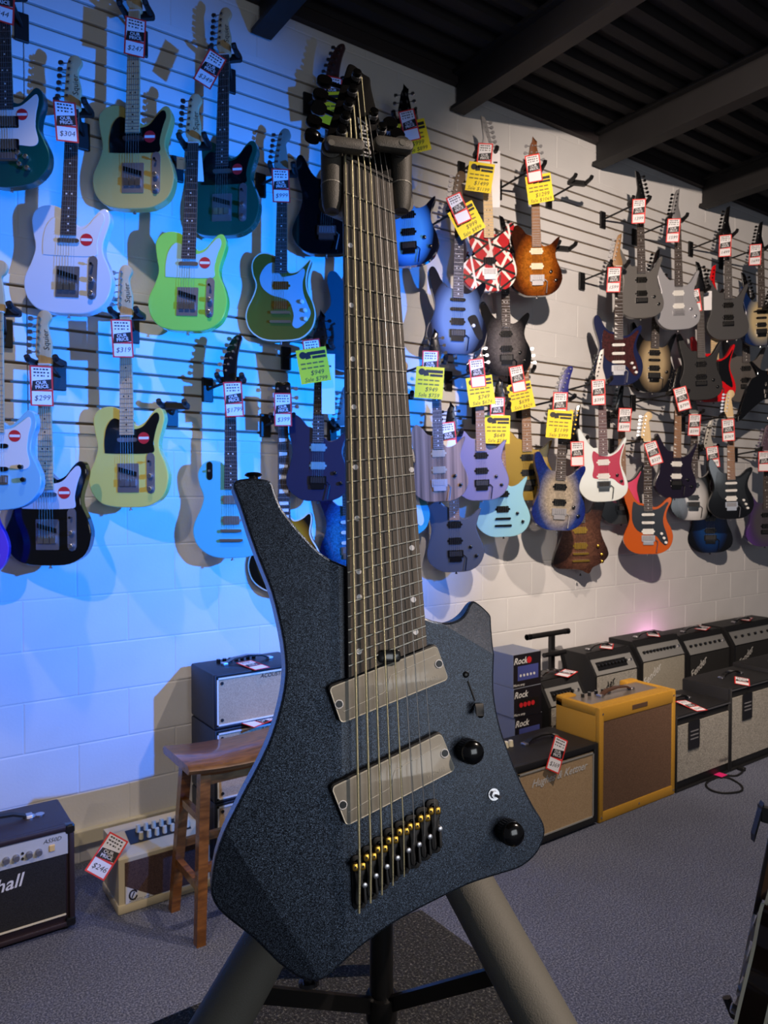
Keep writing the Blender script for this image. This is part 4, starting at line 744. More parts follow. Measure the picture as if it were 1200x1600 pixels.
# black T-bar stand behind the boxes
yT = 2.98; a = on_y(823, 996, yT); b = on_y(888, 985, yT); c = on_y(862, 990, yT)
g = empty('t_bar_stand', (c.x, yT, 0), label='black metal T-bar stand against the wall behind the boxed amps', cat='stand')
ob('top_bar', tube([(a.x-c.x, 0, a.z), (b.x-c.x, 0, a.z)], .016, 10), MBLK, g, 40)
for q in (a.x-c.x, b.x-c.x-.03): ob('rubber_grip', tube([(q, 0, a.z), (q+.03, 0, a.z)], .018, 10), BLK, g, 40)
ob('post', box(-.016, .016, -.012, .012, .02, a.z), MBLK, g)
z2 = on_y(860, 1018, yT).z
ob('lower_bar', tube([(-.12, -.05, z2), (.06, -.05, z2)], .014, 10), MBLK, g, 40); ob('lower_bracket', box(-.02, .02, -.05, .0, z2-.02, z2+.014), MBLK, g)
ob('lower_brace', tube([(.03, -.05, z2), (.1, -.05, z2-.22)], .012, 8), MBLK, g); ob('foot', box(-.16, .16, -.02, .02, 0, .03, .004), MBLK, g)
# loose power cord with pink tag
pts = [on_z(*q, .006) for q in ((1127, 1208), (1124, 1213), (1140, 1216), (1157, 1226), (1160, 1234), (1150, 1238), (1128, 1239), (1110, 1234), (1103, 1226), (1110, 1219), (1130, 1212), (1150, 1212), (1160, 1206), (1158, 1202))]
cv = []
for i in range(len(pts)-1):
    for k in range(4):
        p0, p1, p2, p3 = pts[max(i-1, 0)], pts[i], pts[i+1], pts[min(i+2, len(pts)-1)]; t = k/4
        cv.append(.5*(2*p1+(p2-p0)*t+(2*p0-5*p1+4*p2-p3)*t*t+(3*p1-p0-3*p2+p3)*t**3))
g = empty('power_cord', pts[0], label='black power cord with a pink tag on the carpet', cat='cord')
ob('cable', tube([q-pts[0]+Vector((0, 0, .0)) for q in cv], .0055, 6), MBLK, g, 40)
e = cv[-1]-pts[0]; ob('plug', box(e.x-.012, e.x+.012, e.y-.02, e.y+.02, -.004, .016, .004), MBLK, g)
e = pts[1]-pts[0]; ob('pink_tag', box(e.x-.02, e.x+.035, e.y-.025, e.y+.02, .007, .0085), mat('pink_paper', (230, 40, 120), .6), g)
# pink lamp hidden behind the amps
lp = bpy.data.lights.new('pink_led', 'POINT'); lp.energy = 3.0; lp.color = (1, .35, .75); lp.shadow_soft_size = .03
lo = bpy.data.objects.new('pink_led', lp); COL.objects.link(lo); q = on_y(1035, 985, D-.13); lo.location = (q.x, q.y, q.z-.12)
# ---- bottom right: dark sunburst guitar seen edge-on in a floor stand
cx = CAM+ray(1205, 1480)*1.62
SIDE = burst('brown_side', [(.2, (60, 28, 14)), (.5, (24, 12, 10))])
base = Vector((cx.x, cx.y, 0)); ang = math.atan2(RT.y, RT.x)
g = empty('electric_guitar', (0, 0, 0), label='dark sunburst guitar with cream binding seen edge-on in a floor stand', cat='guitar')
# facing camera-left, leaning back to camera-right
fz = -RT*.8+FW*.6; fz.z = 0; fz.normalize(); lean = math.radians(9)
upv = Vector((0, 0, 1))*math.cos(lean)-fz*math.sin(lean); nv = fz*math.cos(lean)+Vector((0, 0, 1))*math.sin(lean); rx_ = upv.cross(-nv) * -1
rx_ = (-nv).cross(upv); rx_.normalize()
org = CAM+ray(1155, 1622)*1.72
M4 = Matrix((( -rx_.x*-1, -nv.x, upv.x, org.x), (-rx_.y*-1, -nv.y, upv.y, org.y), (-rx_.z*-1, -nv.z, upv.z, org.z), (0, 0, 0, 1)))
g.matrix_world = M4
o = spl(OUT['lp'], 4); o = [(x*1.1, h*1.12) for x, h in o]
ob('body', prism(o, -.06, 0, .003), SIDE, g, 20)
oo = o if area(o) > 0 else o[::-1]
for dd in (0, -.052):
    ob('binding', loft([[(x, -d, h) for x, h in inset(oo, i)] for d, i in ((dd-.006, -.0012), (dd+.0008, -.0012), (dd+.001, .004))], cap=False), CREAM, g, 40)
ob('neck', loft([[(-w_, -.012, h), (-w_*.7, .012, h), (w_*.7, .012, h), (w_, -.012, h)] for w_, h in ((.028, .36), (.022, .79))]), DKNECK, g); ob('fretboard', loft([[(-w_, -.012, h), (-w_, -.019, h), (w_, -.019, h), (w_, -.012, h)] for w_, h in ((.028, .32), (.022, .79))]), ROSE, g)
ob('headstock', prism(spl([(x, .79+h) for x, h in HEAD['gib'][0]], 3), -.014, .004, .002), BLK, g)
ob('bridge', pbox(-.045, .045, .125, .139, 0, .02, .004), CHR, g); ob('tailpiece', pbox(-.05, .05, .08, .093, .004, .02, .004), CHR, g)
for h in (.19, .28): ob('pickup', pbox(-.038, .038, h-.02, h+.02, 0, .014, .004), CHR, g)
for x, h in ((-.11, .12), (-.14, .08), (.1, .13), (.13, .085)): ob('control_knob', cyl_d(x, h, .011, 0, .02, 12, .003), CHR, g)
ob('jack_plate', pbox(-.02, .02, .0, .004, -.04, -.02), CHR, g)
ob('strings', join(*[tube([(-.026+.0104*k, -.02, .13), (-.0175+.007*k, -.022, .79)], .0006, 4) for k in range(6)]), STEEL, g)
# its floor stand and the neighbouring stand's fork
s = empty('guitar_stand', (org.x, org.y, 0), label='black tubular floor stand under the dark sunburst guitar', cat='stand')
def S(p): return tuple(Vector(p)-Vector((org.x, org.y, 0)))
bb = M4 @ Vector((0, .09, .25)); 
ob('post', tube([S((bb.x+.05, bb.y, 0.05)), S(M4 @ Vector((0, .08, .62)))], .012, 8), MBLK, s)
for sx_ in (-1, 1):
    a1 = M4 @ Vector((sx_*.09, .07, .04)); b1 = M4 @ Vector((sx_*.09, -.03, -.014)); c1 = M4 @ Vector((sx_*.09, -.05, .02))
    ob('support_arm', tube([S(M4 @ Vector((0, .09, .12))), S(a1), S(M4 @ Vector((sx_*.09, .06, -.016))), S(b1), S(c1)], .011, 8), MBLK, s)
    ob('foot', tube([S((bb.x+.05, bb.y, .2)), S(Vector((org.x, org.y, .012))+(rx_*sx_*.2)-fz*-.12)], .011, 8), MBLK, s)
ob('rear_foot', tube([S((bb.x+.05, bb.y, .2)), S(Vector((org.x, org.y, .012))-fz*.3)], .011, 8), MBLK, s)
k1 = CAM+ray(1210, 1268)*1.95
s = empty('folding_stand', (k1.x, k1.y, 0), label='black folding stand with angled fork beside the sunburst guitar', cat='stand')
def S2(px, py, z): return tuple(CAM+ray(px, py)*z-Vector((k1.x, k1.y, 0)))
ob('fork', loft([[tuple(Vector(S2(px, py, 1.95))+FW*q+UP*r) for q, r in ((-.01, -.01), (.01, -.01), (.01, .01), (-.01, .01))] for px, py in ((1176, 1308), (1188, 1265), (1191, 1258))]), MBLK, s)
ob('crossbar', loft([[tuple(Vector(S2(px, py, 1.95))+FW*q+UP*r) for q, r in ((-.012, -.02), (.012, -.02), (.012, .02), (-.012, .02))] for px, py in ((1187, 1270), (1260, 1290))]), MBLK, s)
ob('post', tube([S2(1258, 1285, 1.95), tuple(Vector((S2(1258, 1285, 1.95)[0], S2(1258, 1285, 1.95)[1], 0)))], .014, 8), MBLK, s)
# ------------------------------------------------------------------ display box, stand and the featured eight-string guitar
CBOX, t_, b_ = _new('box_carpet'); tc = nod(t_, 'ShaderNodeTexCoord'); n1 = nod(t_, 'ShaderNodeTexNoise', i_Scale=260.0, i_Detail=5.0, i_Roughness=.75)
t_.links.new(tc.outputs['Object'], n1.inputs['Vector']); r1 = ramp(t_, [(.4, lin((16, 16, 17))), (.55, lin((62, 62, 60))), (.7, lin((170, 166, 154)))]); t_.links.new(n1.outputs[0], r1.inputs[0]); t_.links.new(r1.outputs[0], b_.inputs['Base Color'])
bp = nod(t_, 'ShaderNodeBump', i_Strength=.9, i_Distance=.004); t_.links.new(n1.outputs[0], bp.inputs['Height']); t_.links.new(bp.outputs[0], b_.inputs['Normal']); b_.inputs['Roughness'].default_value = .85
ZB = .85
ap = on_z(657, 1418, ZB); e1 = on_z(790, 1515, ZB)-ap; e1.normalize(); e2 = Vector((e1.y, -e1.x, 0))
if e2.dot(RT) > 0: e2 = -e2
bx_ = empty('display_box', (ap.x, ap.y, 0), label='tall black carpeted box carrying the guitar stand', cat='box')
bx_.matrix_world = Matrix(((e1.x, -e2.x, 0, ap.x), (e1.y, -e2.y, 0, ap.y), (0, 0, 1, 0), (0, 0, 0, 1)))
ob('carcass', box(.002, .56, -.6, -.002, 0, ZB-.012, .01), CBOX, bx_); ob('carpeted_top', box(0, .562, -.602, 0, ZB-.012, ZB, .005), CBOX, bx_)
# guitar plane
a_, b2_ = math.radians(10), math.radians(15)
NV = RT*(math.sin(b2_)*math.cos(a_))+UP*math.sin(a_)-FW*(math.cos(a_)*math.cos(b2_))
PP = CAM+ray(600, 1100)*.675
def hit(px, py, off=0, N=NV, P=PP):
    r = ray(px, py); Q = P+N*off; return CAM+r*((Q-CAM).dot(N)/r.dot(N))
top_, bot_ = hit(575, 266), hit(620, 1311)
VV = (top_-bot_).normalized(); UU = VV.cross(NV); UU.normalize()
if UU.dot(RT) < 0: UU = -UU
OG = hit(505, 1535); OG = bot_-VV*((bot_-OG).dot(VV))
MG = Matrix(((UU.x, -NV.x, VV.x, OG.x), (UU.y, -NV.y, VV.y, OG.y), (UU.z, -NV.z, VV.z, OG.z), (0, 0, 0, 1)))
def L(px, py, d=0):
    q = hit(px, py, d)-OG; return (q.dot(UU), q.dot(VV))
G8 = empty('eight_string_guitar', label='dark metallic blue eight-string guitar with fanned frets on the stand', cat='guitar'); G8.matrix_world = MG
BODY8 = sparkle('blue_flake', (24, 29, 39), (76, 92, 114))
bpx = [(365,755),(369,747.5),(386,744.5),(406,745),(420,748),(427,754),(431,767),(440,790),(452,808),(468,828),(484,846),(500,862),(516,873),(531,880),(560,893),(610,925),(650,955),(664,964.6),(677.5,970),(691.5,972.5),(705.5,972),(719.5,968),(730,962),(739,953),(746,943),(753,937),(760,938),(768.5,944.5),(775.5,951.5),(781,958.5),(781.5,965),(779,978),(776.4,995),(774,1014),(772.5,1042),(772,1069),(773,1086),(776.4,1109),(783,1138),(793,1167),(803.5,1195),(817.5,1227.5),(835,1261),(847,1280),(852,1294),(851.6,1306),(845.5,1324),(835,1339.5),(817.5,1354),(800,1361.4),(765,1372),(730,1384),(687,1405),(650,1424),(613,1445),(585,1465),(558,1485.5),(536,1506),(518,1524),(503,1534),(485,1537),(465,1531),(435,1510),(400,1476),(365,1450),(342,1430),(331,1408),(331,1385),(337,1345),(350,1305),(366,1272),(384,1236),(402,1202),(420,1164),(430,1136),(438,1108),(444,1080),(447,1052),(446.5,1030),(443,1000),(436,966),(426,926),(414,894),(402,864),(388,824),(376,786),(367,763)]
bo = spl([L(*p) for p in bpx], 2)
if area(bo) < 0: bo = bo[::-1]
import bmesh
v, f = prism(bo, -.040, 0, .0022, .006)
me = mesh('body', (v, f), BODY8); bm = bmesh.new(); bm.from_mesh(me)
def facet(pa, pb, keep, slope, xmin=-9):
    A, B = Vector(L(*pa)), Vector(L(*pb)); d = (B-A).normalized(); n = Vector((-d.y, d.x)); K = Vector(L(*keep))
    if n.dot(K-A) > 0: n = -n
    G_ = bm.verts[:]+bm.edges[:]+bm.faces[:]
    if xmin > -9:
        bmesh.ops.bisect_plane(bm, geom=G_, plane_co=(xmin, 0, 0), plane_no=(1, 0, 0), dist=1e-6)
        F_ = [q for q in bm.faces if q.calc_center_median().x > xmin]; G_ = list({e for q in F_ for e in q.edges})+list({e for q in F_ for e in q.verts})+F_
    bmesh.ops.bisect_plane(bm, geom=G_, plane_co=(A.x, 0, A.y), plane_no=(n.x, 0, n.y), dist=1e-6)
    for q in bm.verts:
        s = n.dot(Vector((q.co.x, q.co.z))-A)
        if s > 1e-6 and q.co.y < .012 and q.co.x > xmin-1e-5: q.co.y += s*slope
facet((680, 968), (774, 1024), (700, 1100), .62, L(668, 966)[0])          # bevelled lower horn
facet((529, 880), (541, 1560), (650, 1200), .085)         # upper half falls away to the arm side
facet((352, 1300), (520, 1560), (600, 1200), .12)         # tail corner
bm.to_mesh(me); bm.free(); me.shade_smooth(); me.set_sharp_from_angle(angle=math.radians(3))
ob('body', me, BODY8, G8)
# strap buttons
x, h = L(398, 745); ob('strap_button', join(tube([(x, .014, h-.004), (x, .014, h+.003)], .0045, 12), tube([(x, .014, h+.003), (x, .014, h+.0045), (x, .014, h+.006)], [.0055, .0085, .0075], 16)), BLK, G8, 40)
x, h = L(488, 1541); ob('strap_button', join(tube([(x, .02, h+.004), (x, .02, h-.004)], .005, 12), tube([(x, .02, h-.004), (x, .02, h-.007)], .009, 16)), BLK, G8, 40)
# neck
DF = .0105     # fretboard surface above the body face
nb, nt = Vector(L(536, 247, DF)), Vector(L(613, 285, DF)); fb0, ft0 = Vector(L(545, 1059, DF)), Vector(L(667, 1009, DF))
PURP = wood('neck_laminate', (96, 62, 36), (150, 104, 62), (60, 60, 4), .4, .2)
EBN = wood('ebony_board', (60, 54, 49), (98, 90, 82), (240, 240, 5), .6, 0, .3)
def quadprism(a, b, c, d_, d0, d1): return prism([tuple(a), tuple(b), tuple(c), tuple(d_)], d0, d1)
ob('fretboard', quadprism(fb0, ft0, nt, nb, DF-.006, DF), EBN, G8)
def along(h, l=True):
    a, b = (fb0, nb) if l else (ft0, nt); t = (h-a.y)/(b.y-a.y); return a.x+(b.x-a.x)*t
hs = [(q, q) for q in (L(560, 1010)[1], L(560, 880)[1], L(560, 860)[1], L(560, 600)[1], L(560, 300)[1])]+[(nb.y, nt.y)]
ob('neck', loft([[(along(h)+.0005, -(DF-.006), h), (along(h)+.006, .008, h+(k_-h)*.15), ((along(h)+along(h, 0))/2, .014, (h+k_)/2), (along(k_, 0)-.006, .008, k_+(h-k_)*.15), (along(k_, 0)-.0005, -(DF-.006), k_)] for h, k_ in hs]), PURP, G8, 40)
# scale: nut -> saddles
SD = .0135
spx = [(539,248),(549.7,252),(560,257.5),(569.7,262.5),(579,268),(588.5,273),(598,278),(607.5,282.5)]
bpx8 = [(500+x/5.4545, 1200+y/5.4545) for x, y in ((335,845),(430,762),(525,695),(617,618),(710,545),(800,500),(890,430),(978,368))]
sn = [Vector(L(*p, DF+.0015)) for p in spx]; sb = [Vector(L(*p, SD)) for p in bpx8]
for n in range(1, 25):
    t = 1-2**(-n/12); A = nb+(Vector((along(sb[0].y), sb[0].y))-nb)*t; B = nt+(Vector((along(sb[7].y, 0), sb[7].y))-nt)*t
    A.x = along(A.y); B.x = along(B.y, 0)
    if A.y < fb0.y+.004 or B.y < ft0.y+.002: break
    ob('fret', tube([(A.x, -DF-.0002, A.y), ((A.x+B.x)/2, -DF-.0006, (A.y+B.y)/2), (B.x, -DF-.0002, B.y)], .00095, 6), mat('fret_wire', (150, 148, 140), .42, .8), G8, 40)
DOT = mat('pearl_dot', (215, 215, 220), .3)
for px, py in ((546.5,384),(551,558),(556,632),(553,476),(558,699)): pass
for px, py in ((547.5,383.5),(549,477),(551,561),(553,636),(555.5,730),(643,734),(558,810),(643.5,856),(560.5,893),(561.5,933),(646,937),(561,1018),(649.5,987.5)):
    x, h = L(px, py, DF); ob('fret_marker', cyl_d(x, h, .0026, DF-.001, DF+.0003, 14), DOT, G8)
ob('nut', quadprism(nb, nt, nt+Vector((0, .0032)), nb+Vector((0, .0032)), DF-.006, DF+.0018), mat('nut_black', (58, 56, 54), .4), G8)
# headstock, tilted back behind the nut
th = math.radians(11); PN = hit(575, 262)
HN = NV*math.cos(th)+VV*math.sin(th); HVv = VV*math.cos(th)-NV*math.sin(th); PH = PN+NV*.004
MH = Matrix(((UU.x, -HN.x, HVv.x, PH.x), (UU.y, -HN.y, HVv.y, PH.y), (UU.z, -HN.z, HVv.z, PH.z), (0, 0, 0, 1)))
def H8(zx, zy, d=0):
    q = hit(470+zx/6, 80+zy/6, d, HN, PH)-PH; return (q.dot(UU), q.dot(HVv))
hd = ob('headstock', prism(spl([H8(*p) for p in ((455,116),(480,118),(525,145),(590,208),(648,243),(656,290),(662,340),(692,470),(740,640),(812,820),(840,880),(848,1000),(850,1150),(858,1235),(852,1240),(620,1125),(394,1018),(388,1000),(384,930),(340,885),(262,868),(240,840),(262,720),(300,595),(340,450),(385,300),(435,140))], 2), -.015, 0, .0015), mat('head_black', (7, 7, 8), .5, spec=.12), G8, 30)
hd.matrix_local = MG.inverted() @ MH
TB = mat('tuner_black', (14, 14, 15), .22, .6)
posts = [(372,800),(405,672),(437,548),(474,420),(512,278),(668,640),(745,775),(800,900)]
btn = [(150,815,90),(165,680,0),(210,555,40),(225,430,0),(262,300,0),(800,690,0),(870,800,0),(930,910,0)]
for k, (p, bq) in enumerate(zip(posts, btn)):
    c = Vector(H8(*p)); sd = -1 if k < 5 else 1
    t = ob('tuning_machine', join(cyl_d(c.x, c.y, .0068, 0, .0015, 16), cyl_d(c.x, c.y, .0048, .0015, .012, 14, .001)), TB, hd, 40)
    ob('post_wrap', join(*[cyl_d(c.x, c.y, .0056, .0035+.0016*q, .0046+.0016*q, 12) for q in range(3)]), CHR, t)['kind'] = 'stuff'
    b = Vector(H8(bq[0], bq[1], -.013)); m_ = .016
    sx = sd
    ax = Vector((b.x-c.x, 0, b.y-c.y)).normalized(); pp = Vector((b.x, .013, b.y)); tw = math.radians(bq[2])
    ob('peg_shaft', tube([(c.x+ax.x*.008, .013, c.y+ax.z*.008), tuple(pp)], .0026, 8), TB, t)
    wv = Vector((-ax.z, 0, ax.x))*math.cos(tw)+Vector((0, 1, 0))*math.sin(tw); tv = ax.cross(wv)
    pr = spl([(-.003, -.004), (.003, -.0072), (.009, -.0072), (.013, -.004), (.013, .004), (.009, .0072), (.003, .0072), (-.003, .004)], 2)
    ob('peg_button', loft([[tuple(pp+ax*u*sc_+wv*v_*sc_+tv*z_) for u, v_ in pr] for z_, sc_ in ((-.0035, .9), (-.002, 1), (.002, 1), (.0035, .9))]), TB, t, 40)
v, f = text('Ibanez', .0215, .2, .01); A = Vector(H8(600, 955)); B = Vector(H8(568, 690)); dr = (B-A).normalized(); M_ = (A+B)/2
ob('headstock_logo', ([(M_.x+a*dr.x-b*dr.y, -.0004, M_.y+a*dr.y+b*dr.x) for a, _, b in v], f), mat('logo_silver', (205, 205, 208), .4, .3), hd)
# strings
for k in range(8):
    r = (.00105, .00095, .00082, .0007, .0006, .00042, .00034, .00028)[k]
    sm = mat('wound_string', (205, 198, 160), .4, .75, bump=.4, bscale=1500) if k < 5 else mat('plain_string', (190, 190, 188), .35, .8)
    c = Vector(H8(*posts[k])); pw = MG.inverted() @ (MH @ Vector((c.x+(.0055 if k < 5 else -.0055), -.006, c.y)))
    e = sb[k]+(sb[k]-sn[k]).normalized()*(.038 if k < 5 else .02)
    ob('string', tube([tuple(pw), (sn[k].x, -(DF+.0022), sn[k].y), (sb[k].x, -(SD+.0012), sb[k].y), (e.x, -(SD-.0045), e.y)], r, 6), sm, G8, 60)
# pickups
FILM = mat('film_cover', (150, 146, 136), .3, coat=.3, var=.12, vscale=60)
def pickup(c4, crease, lg):
    hgt = .008; q = [Vector(L(*p, hgt)) for p in c4]
    cx_ = sum(q, Vector((0, 0)))/4; ux = ((q[1]-q[0])+(q[2]-q[3])).normalized(); vy = Vector((-ux.y, ux.x))
    wd = ((q[1]-q[0]).length+(q[2]-q[3]).length)/4; ht = ((q[0]-q[3]).length+(q[1]-q[2]).length)/4
    T = lambda u, v_: (cx_.x+ux.x*u+vy.x*v_, cx_.y+ux.y*u+vy.y*v_)
    rr = rrect(-wd, wd, -ht, ht, .004, 4)
    pk = ob('pickup', prism([T(u, v_) for u, v_ in rrect(-wd-.0008, wd+.0008, -ht, ht+.002, .0045, 4)], -.001, hgt-.001, .001), MBLK, G8, 30)
    ob('clear_film', prism([T(u, v_) for u, v_ in rr], hgt-.001, hgt+.0004, .0006), FILM, pk, 30)
    for s in (-1, 1):
        x, h = T(s*(wd-.004), 0); ob('screw', cyl_d(x, h, .0028, hgt+.0004, hgt+.0012, 12), TB, pk); ob('screw_bezel', tube([(x+.0036*math.cos(a), -hgt-.0006, h+.0036*math.sin(a)) for a in [k*.5236 for k in range(13)]], .0005, 6), DOT, pk)
    pts = [(-wd+.006, -.0075), (-.009, -.0055), (-.004, -.003), (0, .0035), (.003, .0065), (wd-.004, .0085)]
    ob('moulded_line', tube([(T(u, v_)[0], -hgt-.0005, T(u, v_)[1]) for u, v_ in pts], .0004, 6), mat('line_grey', (190, 188, 180), .4), pk)
    ob('film_rim_highlight', loft([[(T(u, v_)[0], -d, T(u, v_)[1]) for u, v_ in inset(rr if area(rr) > 0 else rr[::-1], i)] for d, i in ((hgt+.0002, .0), (hgt+.0007, .0004), (hgt+.0004, .0011))], cap=False), mat('film_rim_highlight', (205, 202, 190), .25), pk)  # pale lip: rim light along the film put into the colour
    x, h = T(wd-.018, -ht+.006); place_text('logo', 'FISHMAN', .0045, mat('film_print', (170, 164, 150), .4), pk, x, h, hgt+.0006, math.atan2(ux.y, ux.x), 0, .01)
pickup([(513,1075),(683,1008),(700,1062),(533,1131)], 0, 1); pickup([(517,1228),(690,1147),(711,1201),(541,1294)], 0, 1)
# truss-rod cap
x, h = L(606, 1025, .006); ob('truss_rod_cover', prism(rrect(x-.011, x+.011, h-.006, h+.006, .004, 3), -.001, DF+.002, .0015), BLK, G8, 30)
# eight single bridges
ctr = [(315,965),(410,890),(505,825),(597,745),(690,675),(780,630),(868,560),(955,500)]
hgts = [(735,1195),(655,1120),(580,1040),(510,970),(445,905),(395,850),(330,785),(265,720)]
base_t = [(315,735),(405,655),(497,580),(590,505),(683,445),(772,395),(862,330),(950,262)]; base_b = [(333,1195),(432,1118),(525,1038),(612,968),(705,900),(795,852),(885,785),(970,722)]
Z3 = lambda q, d=0: Vector(L(500+q[0]/5.4545, 1200+q[1]/5.4545, d))
for k in range(8):
    A, B = Z3(base_t[k]), Z3(base_b[k]); d = (A-B).normalized(); n = Vector((d.y, -d.x)); ln = (A-B).length; Cc = (A+B)/2
    T = lambda u, v_: (Cc.x+n.x*u+d.x*v_, Cc.y+n.y*u+d.y*v_)
    u0 = ob('single_bridge', prism([T(u, v_) for u, v_ in rrect(-.0062, .0062, -ln/2, ln/2, .004, 4)], 0, .0028, .0008), MBLK, G8, 30)
    ob('saddle_block', prism([T(u, v_) for u, v_ in spl([(-.0045, -ln*.36), (-.0015, -ln*.4), (0, -ln*.28), (-.0005, -ln*.1), (.0022, 0), (.0022, ln*.12), (.0045, ln*.2), (.0045, ln*.32), (-.0045, ln*.32), (-.004, 0), (-.005, -ln*.2)], 3)], .0028, SD-.003, .0012), MBLK, u0, 40)
    ob('tuning_lever', prism([T(u, v_) for u, v_ in rrect(.0028, .0055, -ln*.38, -ln*.08, .001, 2)], .0028, .009, .0006), MBLK, u0, 40)
    su, sv = (sb[k]-Vector(T(0, 0))).dot(n), (sb[k]-Vector(T(0, 0))).dot(d)
    for s in (-1, 1): 
        gs = ob('gold_saddle', prism([T(su+s*.0032+u, sv+v_) for u, v_ in rrect(-.0027, .0027, -.0032, .0032, .0018, 3)], SD-.0045, SD, .0006), GOLD, u0, 40)
        x, h = T(su+s*.0034, sv); ob('set_screw', cyl_d(x, h, .0011, SD, SD+.0002, 8), INK, gs)
    x, h = T(.0035, -ln*.02); ob('silver_screw', cyl_d(x, h, .0026, .004, .0115, 10, .0008), CHR, u0, 40)
    for v_ in (ln/2-.006, -ln/2+.0055): x, h = T(0, v_); ob('mounting_screw', cyl_d(x, h, .0028, .0026, .0042, 10, .0006), TB, u0, 40)
# controls
def knob8(px, py):
    c = Vector(L(px, py)); n = 28; R_ = .0108
    kn = ob('control_knob', cyl_d(c.x, c.y, R_, 0, .016, 40), mat('knob_body', (14, 14, 15), .3, .3), G8, 40)
    ob('knurled_band', loft([[(c.x+q*math.cos(2*math.pi*i/56), -d, c.y+q*math.sin(2*math.pi*i/56)) for i, q in [(i, (R_+.0005 if i % 2 else R_-.0001)) for i in range(56)]] for d in (.0125, .003)], cap=False), mat('knurl', (40, 40, 42), .35, .5), kn)
    ob('domed_cap', loft([[(c.x+R_*math.cos(a)*math.cos(2*math.pi*i/n), -(.016+R_*.42*math.sin(a)), c.y+R_*math.cos(a)*math.sin(-2*math.pi*i/n)) for i in range(n)] for a in (0, .25, .5, .8, 1.1, 1.35, 1.5)]), mat('knob_cap', (10, 10, 11), .16, .2, coat=.5), kn, 60)
knob8(729, 1172); knob8(791, 1297)
c = Vector(L(771, 1241)); sw = ob('mini_toggle', join(cyl_d(c.x, c.y, .0055, 0, .0014, 20), cyl_d(c.x, c.y, .0036, .0014, .005, 6)), CHR, G8, 30); ob('toggle_bat', tube([(c.x, -.004, c.y), (c.x+.002, -.011, c.y-.001)], [.0012, .0017], 8), CHR, sw, 60)
c1 = Vector(L(728, 1054)); c2 = Vector(L(751, 1117)); ob('switch_screw', cyl_d(c1.x, c1.y, .003, 0, .0014, 14, .0006), TB, G8, 30); ob('switch_screw', cyl_d(c2.x, c2.y, .003, 0, .0014, 14, .0006), TB, G8, 30)
s1, s2 = Vector(L(731, 1064)), Vector(L(742, 1095)); ob('switch_slot', tube([(s1.x, -.0002, s1.y), (s2.x, -.0002, s2.y)], .0009, 6), INK, G8)
a, b = Vector(L(743, 1100)), Vector(L(750, 1112, .012)); ob('selector_switch', join(tube([(a.x, 0, a.y), (a.x+.001, -.008, a.y-.002)], .0012, 6), loft([[(p.x+u, -d, p.y+w_) for u, w_ in ((-s_, -s_), (s_, -s_), (s_, s_), (-s_, s_))] for p, d, s_ in ((a, .007, .0018), (a.lerp(b, .5), .0105, .0042), (b, .012, .0036), (b+Vector((.001, -.002)), .0118, .0022))])), MBLK, G8, 40)
# ------------------------------------------------------------------ hanging stand
ST = empty('guitar_stand', label='black tripod stand with padded legs gripping the eight-string guitar neck', cat='stand')
FOAM = mat('foam_grey', (100, 98, 91), .65, bump=.3, bscale=700); YOK = mat('yoke_rubber', (60, 57, 52), .55, bump=.25, bscale=900); SM = mat('stand_black', (15, 15, 16), .35)
pz = .84
pole = CAM+ray(596, 1500)*pz; bx0 = Vector((pole.x, pole.y, ZB)); ST.location = bx0
def Wp(p): return tuple(Vector(p)-bx0)
col = Vector((pole.x, pole.y, 1.265))
ht_ = hit(573, 320, -.05); 
ob('pole', tube([Wp(bx0+Vector((0, 0, .002))), Wp((pole.x, pole.y, 1.3))], .0135, 20), SM, ST, 40)
upp = Vector((pole.x, pole.y, 1.3)); ytop = hit(573, 318, -.075)
ob('upper_tube', tube([Wp(upp-Vector((0, 0, .05))), Wp(ytop)], .011, 16), SM, ST, 40)
ob('collar', tube([Wp(col-Vector((0, 0, .04))), Wp(col+Vector((0, 0, .03)))], .026, 20), SM, ST, 40)
for (p0, p1, z0, z1) in (((412, 1482), (345, 1600), .76, .70), ((745, 1405), (852, 1600), .76, .69)):
    A = CAM+ray(*p0)*z0; B = CAM+ray(*p1)*z1; dr = (B-A).normalized(); tt = (ZB+.02-A.z)/dr.z; Ft = A+dr*tt; U0 = A-dr*.16
    ob('leg', tube([Wp(col.lerp(U0, .15)), Wp(U0), Wp(Ft)], .0125, 16), SM, ST, 40)
    ob('foam_pad', tube([Wp(U0), Wp(U0+dr*.012), Wp(Ft-dr*.06), Wp(Ft-dr*.05)], [.022, .0265, .0265, .022], 24), FOAM, ST, 40)
    ob('rubber_foot', tube([Wp(Ft-dr*.03), Wp(Ft+dr*.003)], .017, 16), BLK, ST, 40)
    jn = CAM+ray(596, 1572)*pz; je = CAM+ray(795, 1518)*.74 if p0[0] > 600 else CAM+ray(405, 1553)*.735
    n_ = Vector((0, 0, 1))
    ob('strut', loft([[Wp(q+n_*s_*.009+FW*w_*.0025) for s_, w_ in ((-1, -1), (1, -1), (1, 1), (-1, 1))] for q in (jn, je)]), SM, ST)
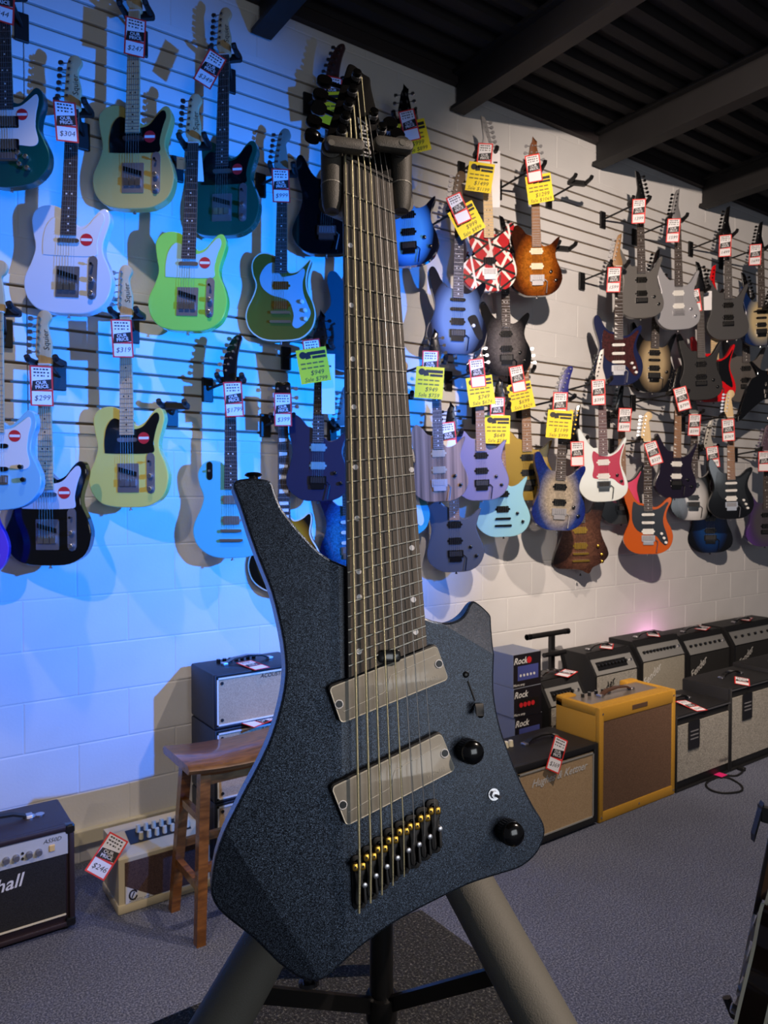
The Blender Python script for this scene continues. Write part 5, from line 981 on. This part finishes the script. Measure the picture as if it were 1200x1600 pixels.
F3 = Vector((pole.x, pole.y, 0))+Vector((FW.x, FW.y, 0)).normalized()*.2; ob('leg', tube([Wp(col), Wp((F3.x, F3.y, ZB+.012))], .0115, 12), SM, ST, 40)
ob('hub', tube([Wp(jn-Vector((0, 0, .014))), Wp(jn+Vector((0, 0, .014)))], .018, 16), SM, ST, 40)
# yoke: two rubber posts with swinging gates
MGI = MG.inverted()
yk = ob('yoke', tube([Wp(hit(512, 318, -.045)), Wp(hit(540, 330, -.075)), Wp(hit(606, 330, -.075)), Wp(hit(634, 315, -.045))], [.0115, .012, .012, .0115], 12), YOK, ST, 40)
for cx_, f0, f1, off in ((518.5, 506, 567, 1), (627, 582, 642, -1)):
    dq = .0
    up_ = [hit(cx_, y_, dq) for y_ in (228, 236, 262, 291)]; lo_ = [hit(cx_, y_, dq) for y_ in (292, 306, 322, 331)]
    gp = ob('grip', tube([Wp(p) for p in up_], [.0108, .0115, .0113, .011], 24), YOK, ST, 50)
    ob('grip_cup', tube([Wp(p) for p in lo_], [.011, .0109, .0098, .0075], 24), YOK, ST, 50)
    ob('seam', tube([Wp(hit(cx_, 290.5, dq)), Wp(hit(cx_, 292.5, dq))], .0114, 24), mat('seam_grey', (120, 116, 108), .4), ST)
    ob('cup_bracket', tube([Wp(lo_[2]), Wp(hit(cx_+off*10, 330, -.07))], .009, 12), YOK, ST, 40)
    ob('gate_hinge', tube([Wp(hit(cx_, 236, dq)), Wp(hit(cx_, 229, .016))], .0105, 20), YOK, ST, 40)
    # gate
    A = hit(f0, 229, .015); B = hit(f1, 229, .015); a2 = MGI @ A; b2 = MGI @ B; hh = .0085
    gt = ob('gate', prism(rrect(min(a2.x, b2.x), max(a2.x, b2.x), a2.z-hh*.75, a2.z+hh*.85, .006, 5), .0145, .026, .003), YOK, ST, 40); gt.matrix_local = Matrix.Translation(-bx0) @ MG
    sxp = MGI @ hit(518 if off > 0 else 629, 223, .026); ob('gate_pin', cyl_d(sxp.x, sxp.z, .0034, .0258, .0266, 14), mat('pin_grey', (120, 118, 112), .3, .4), gt)
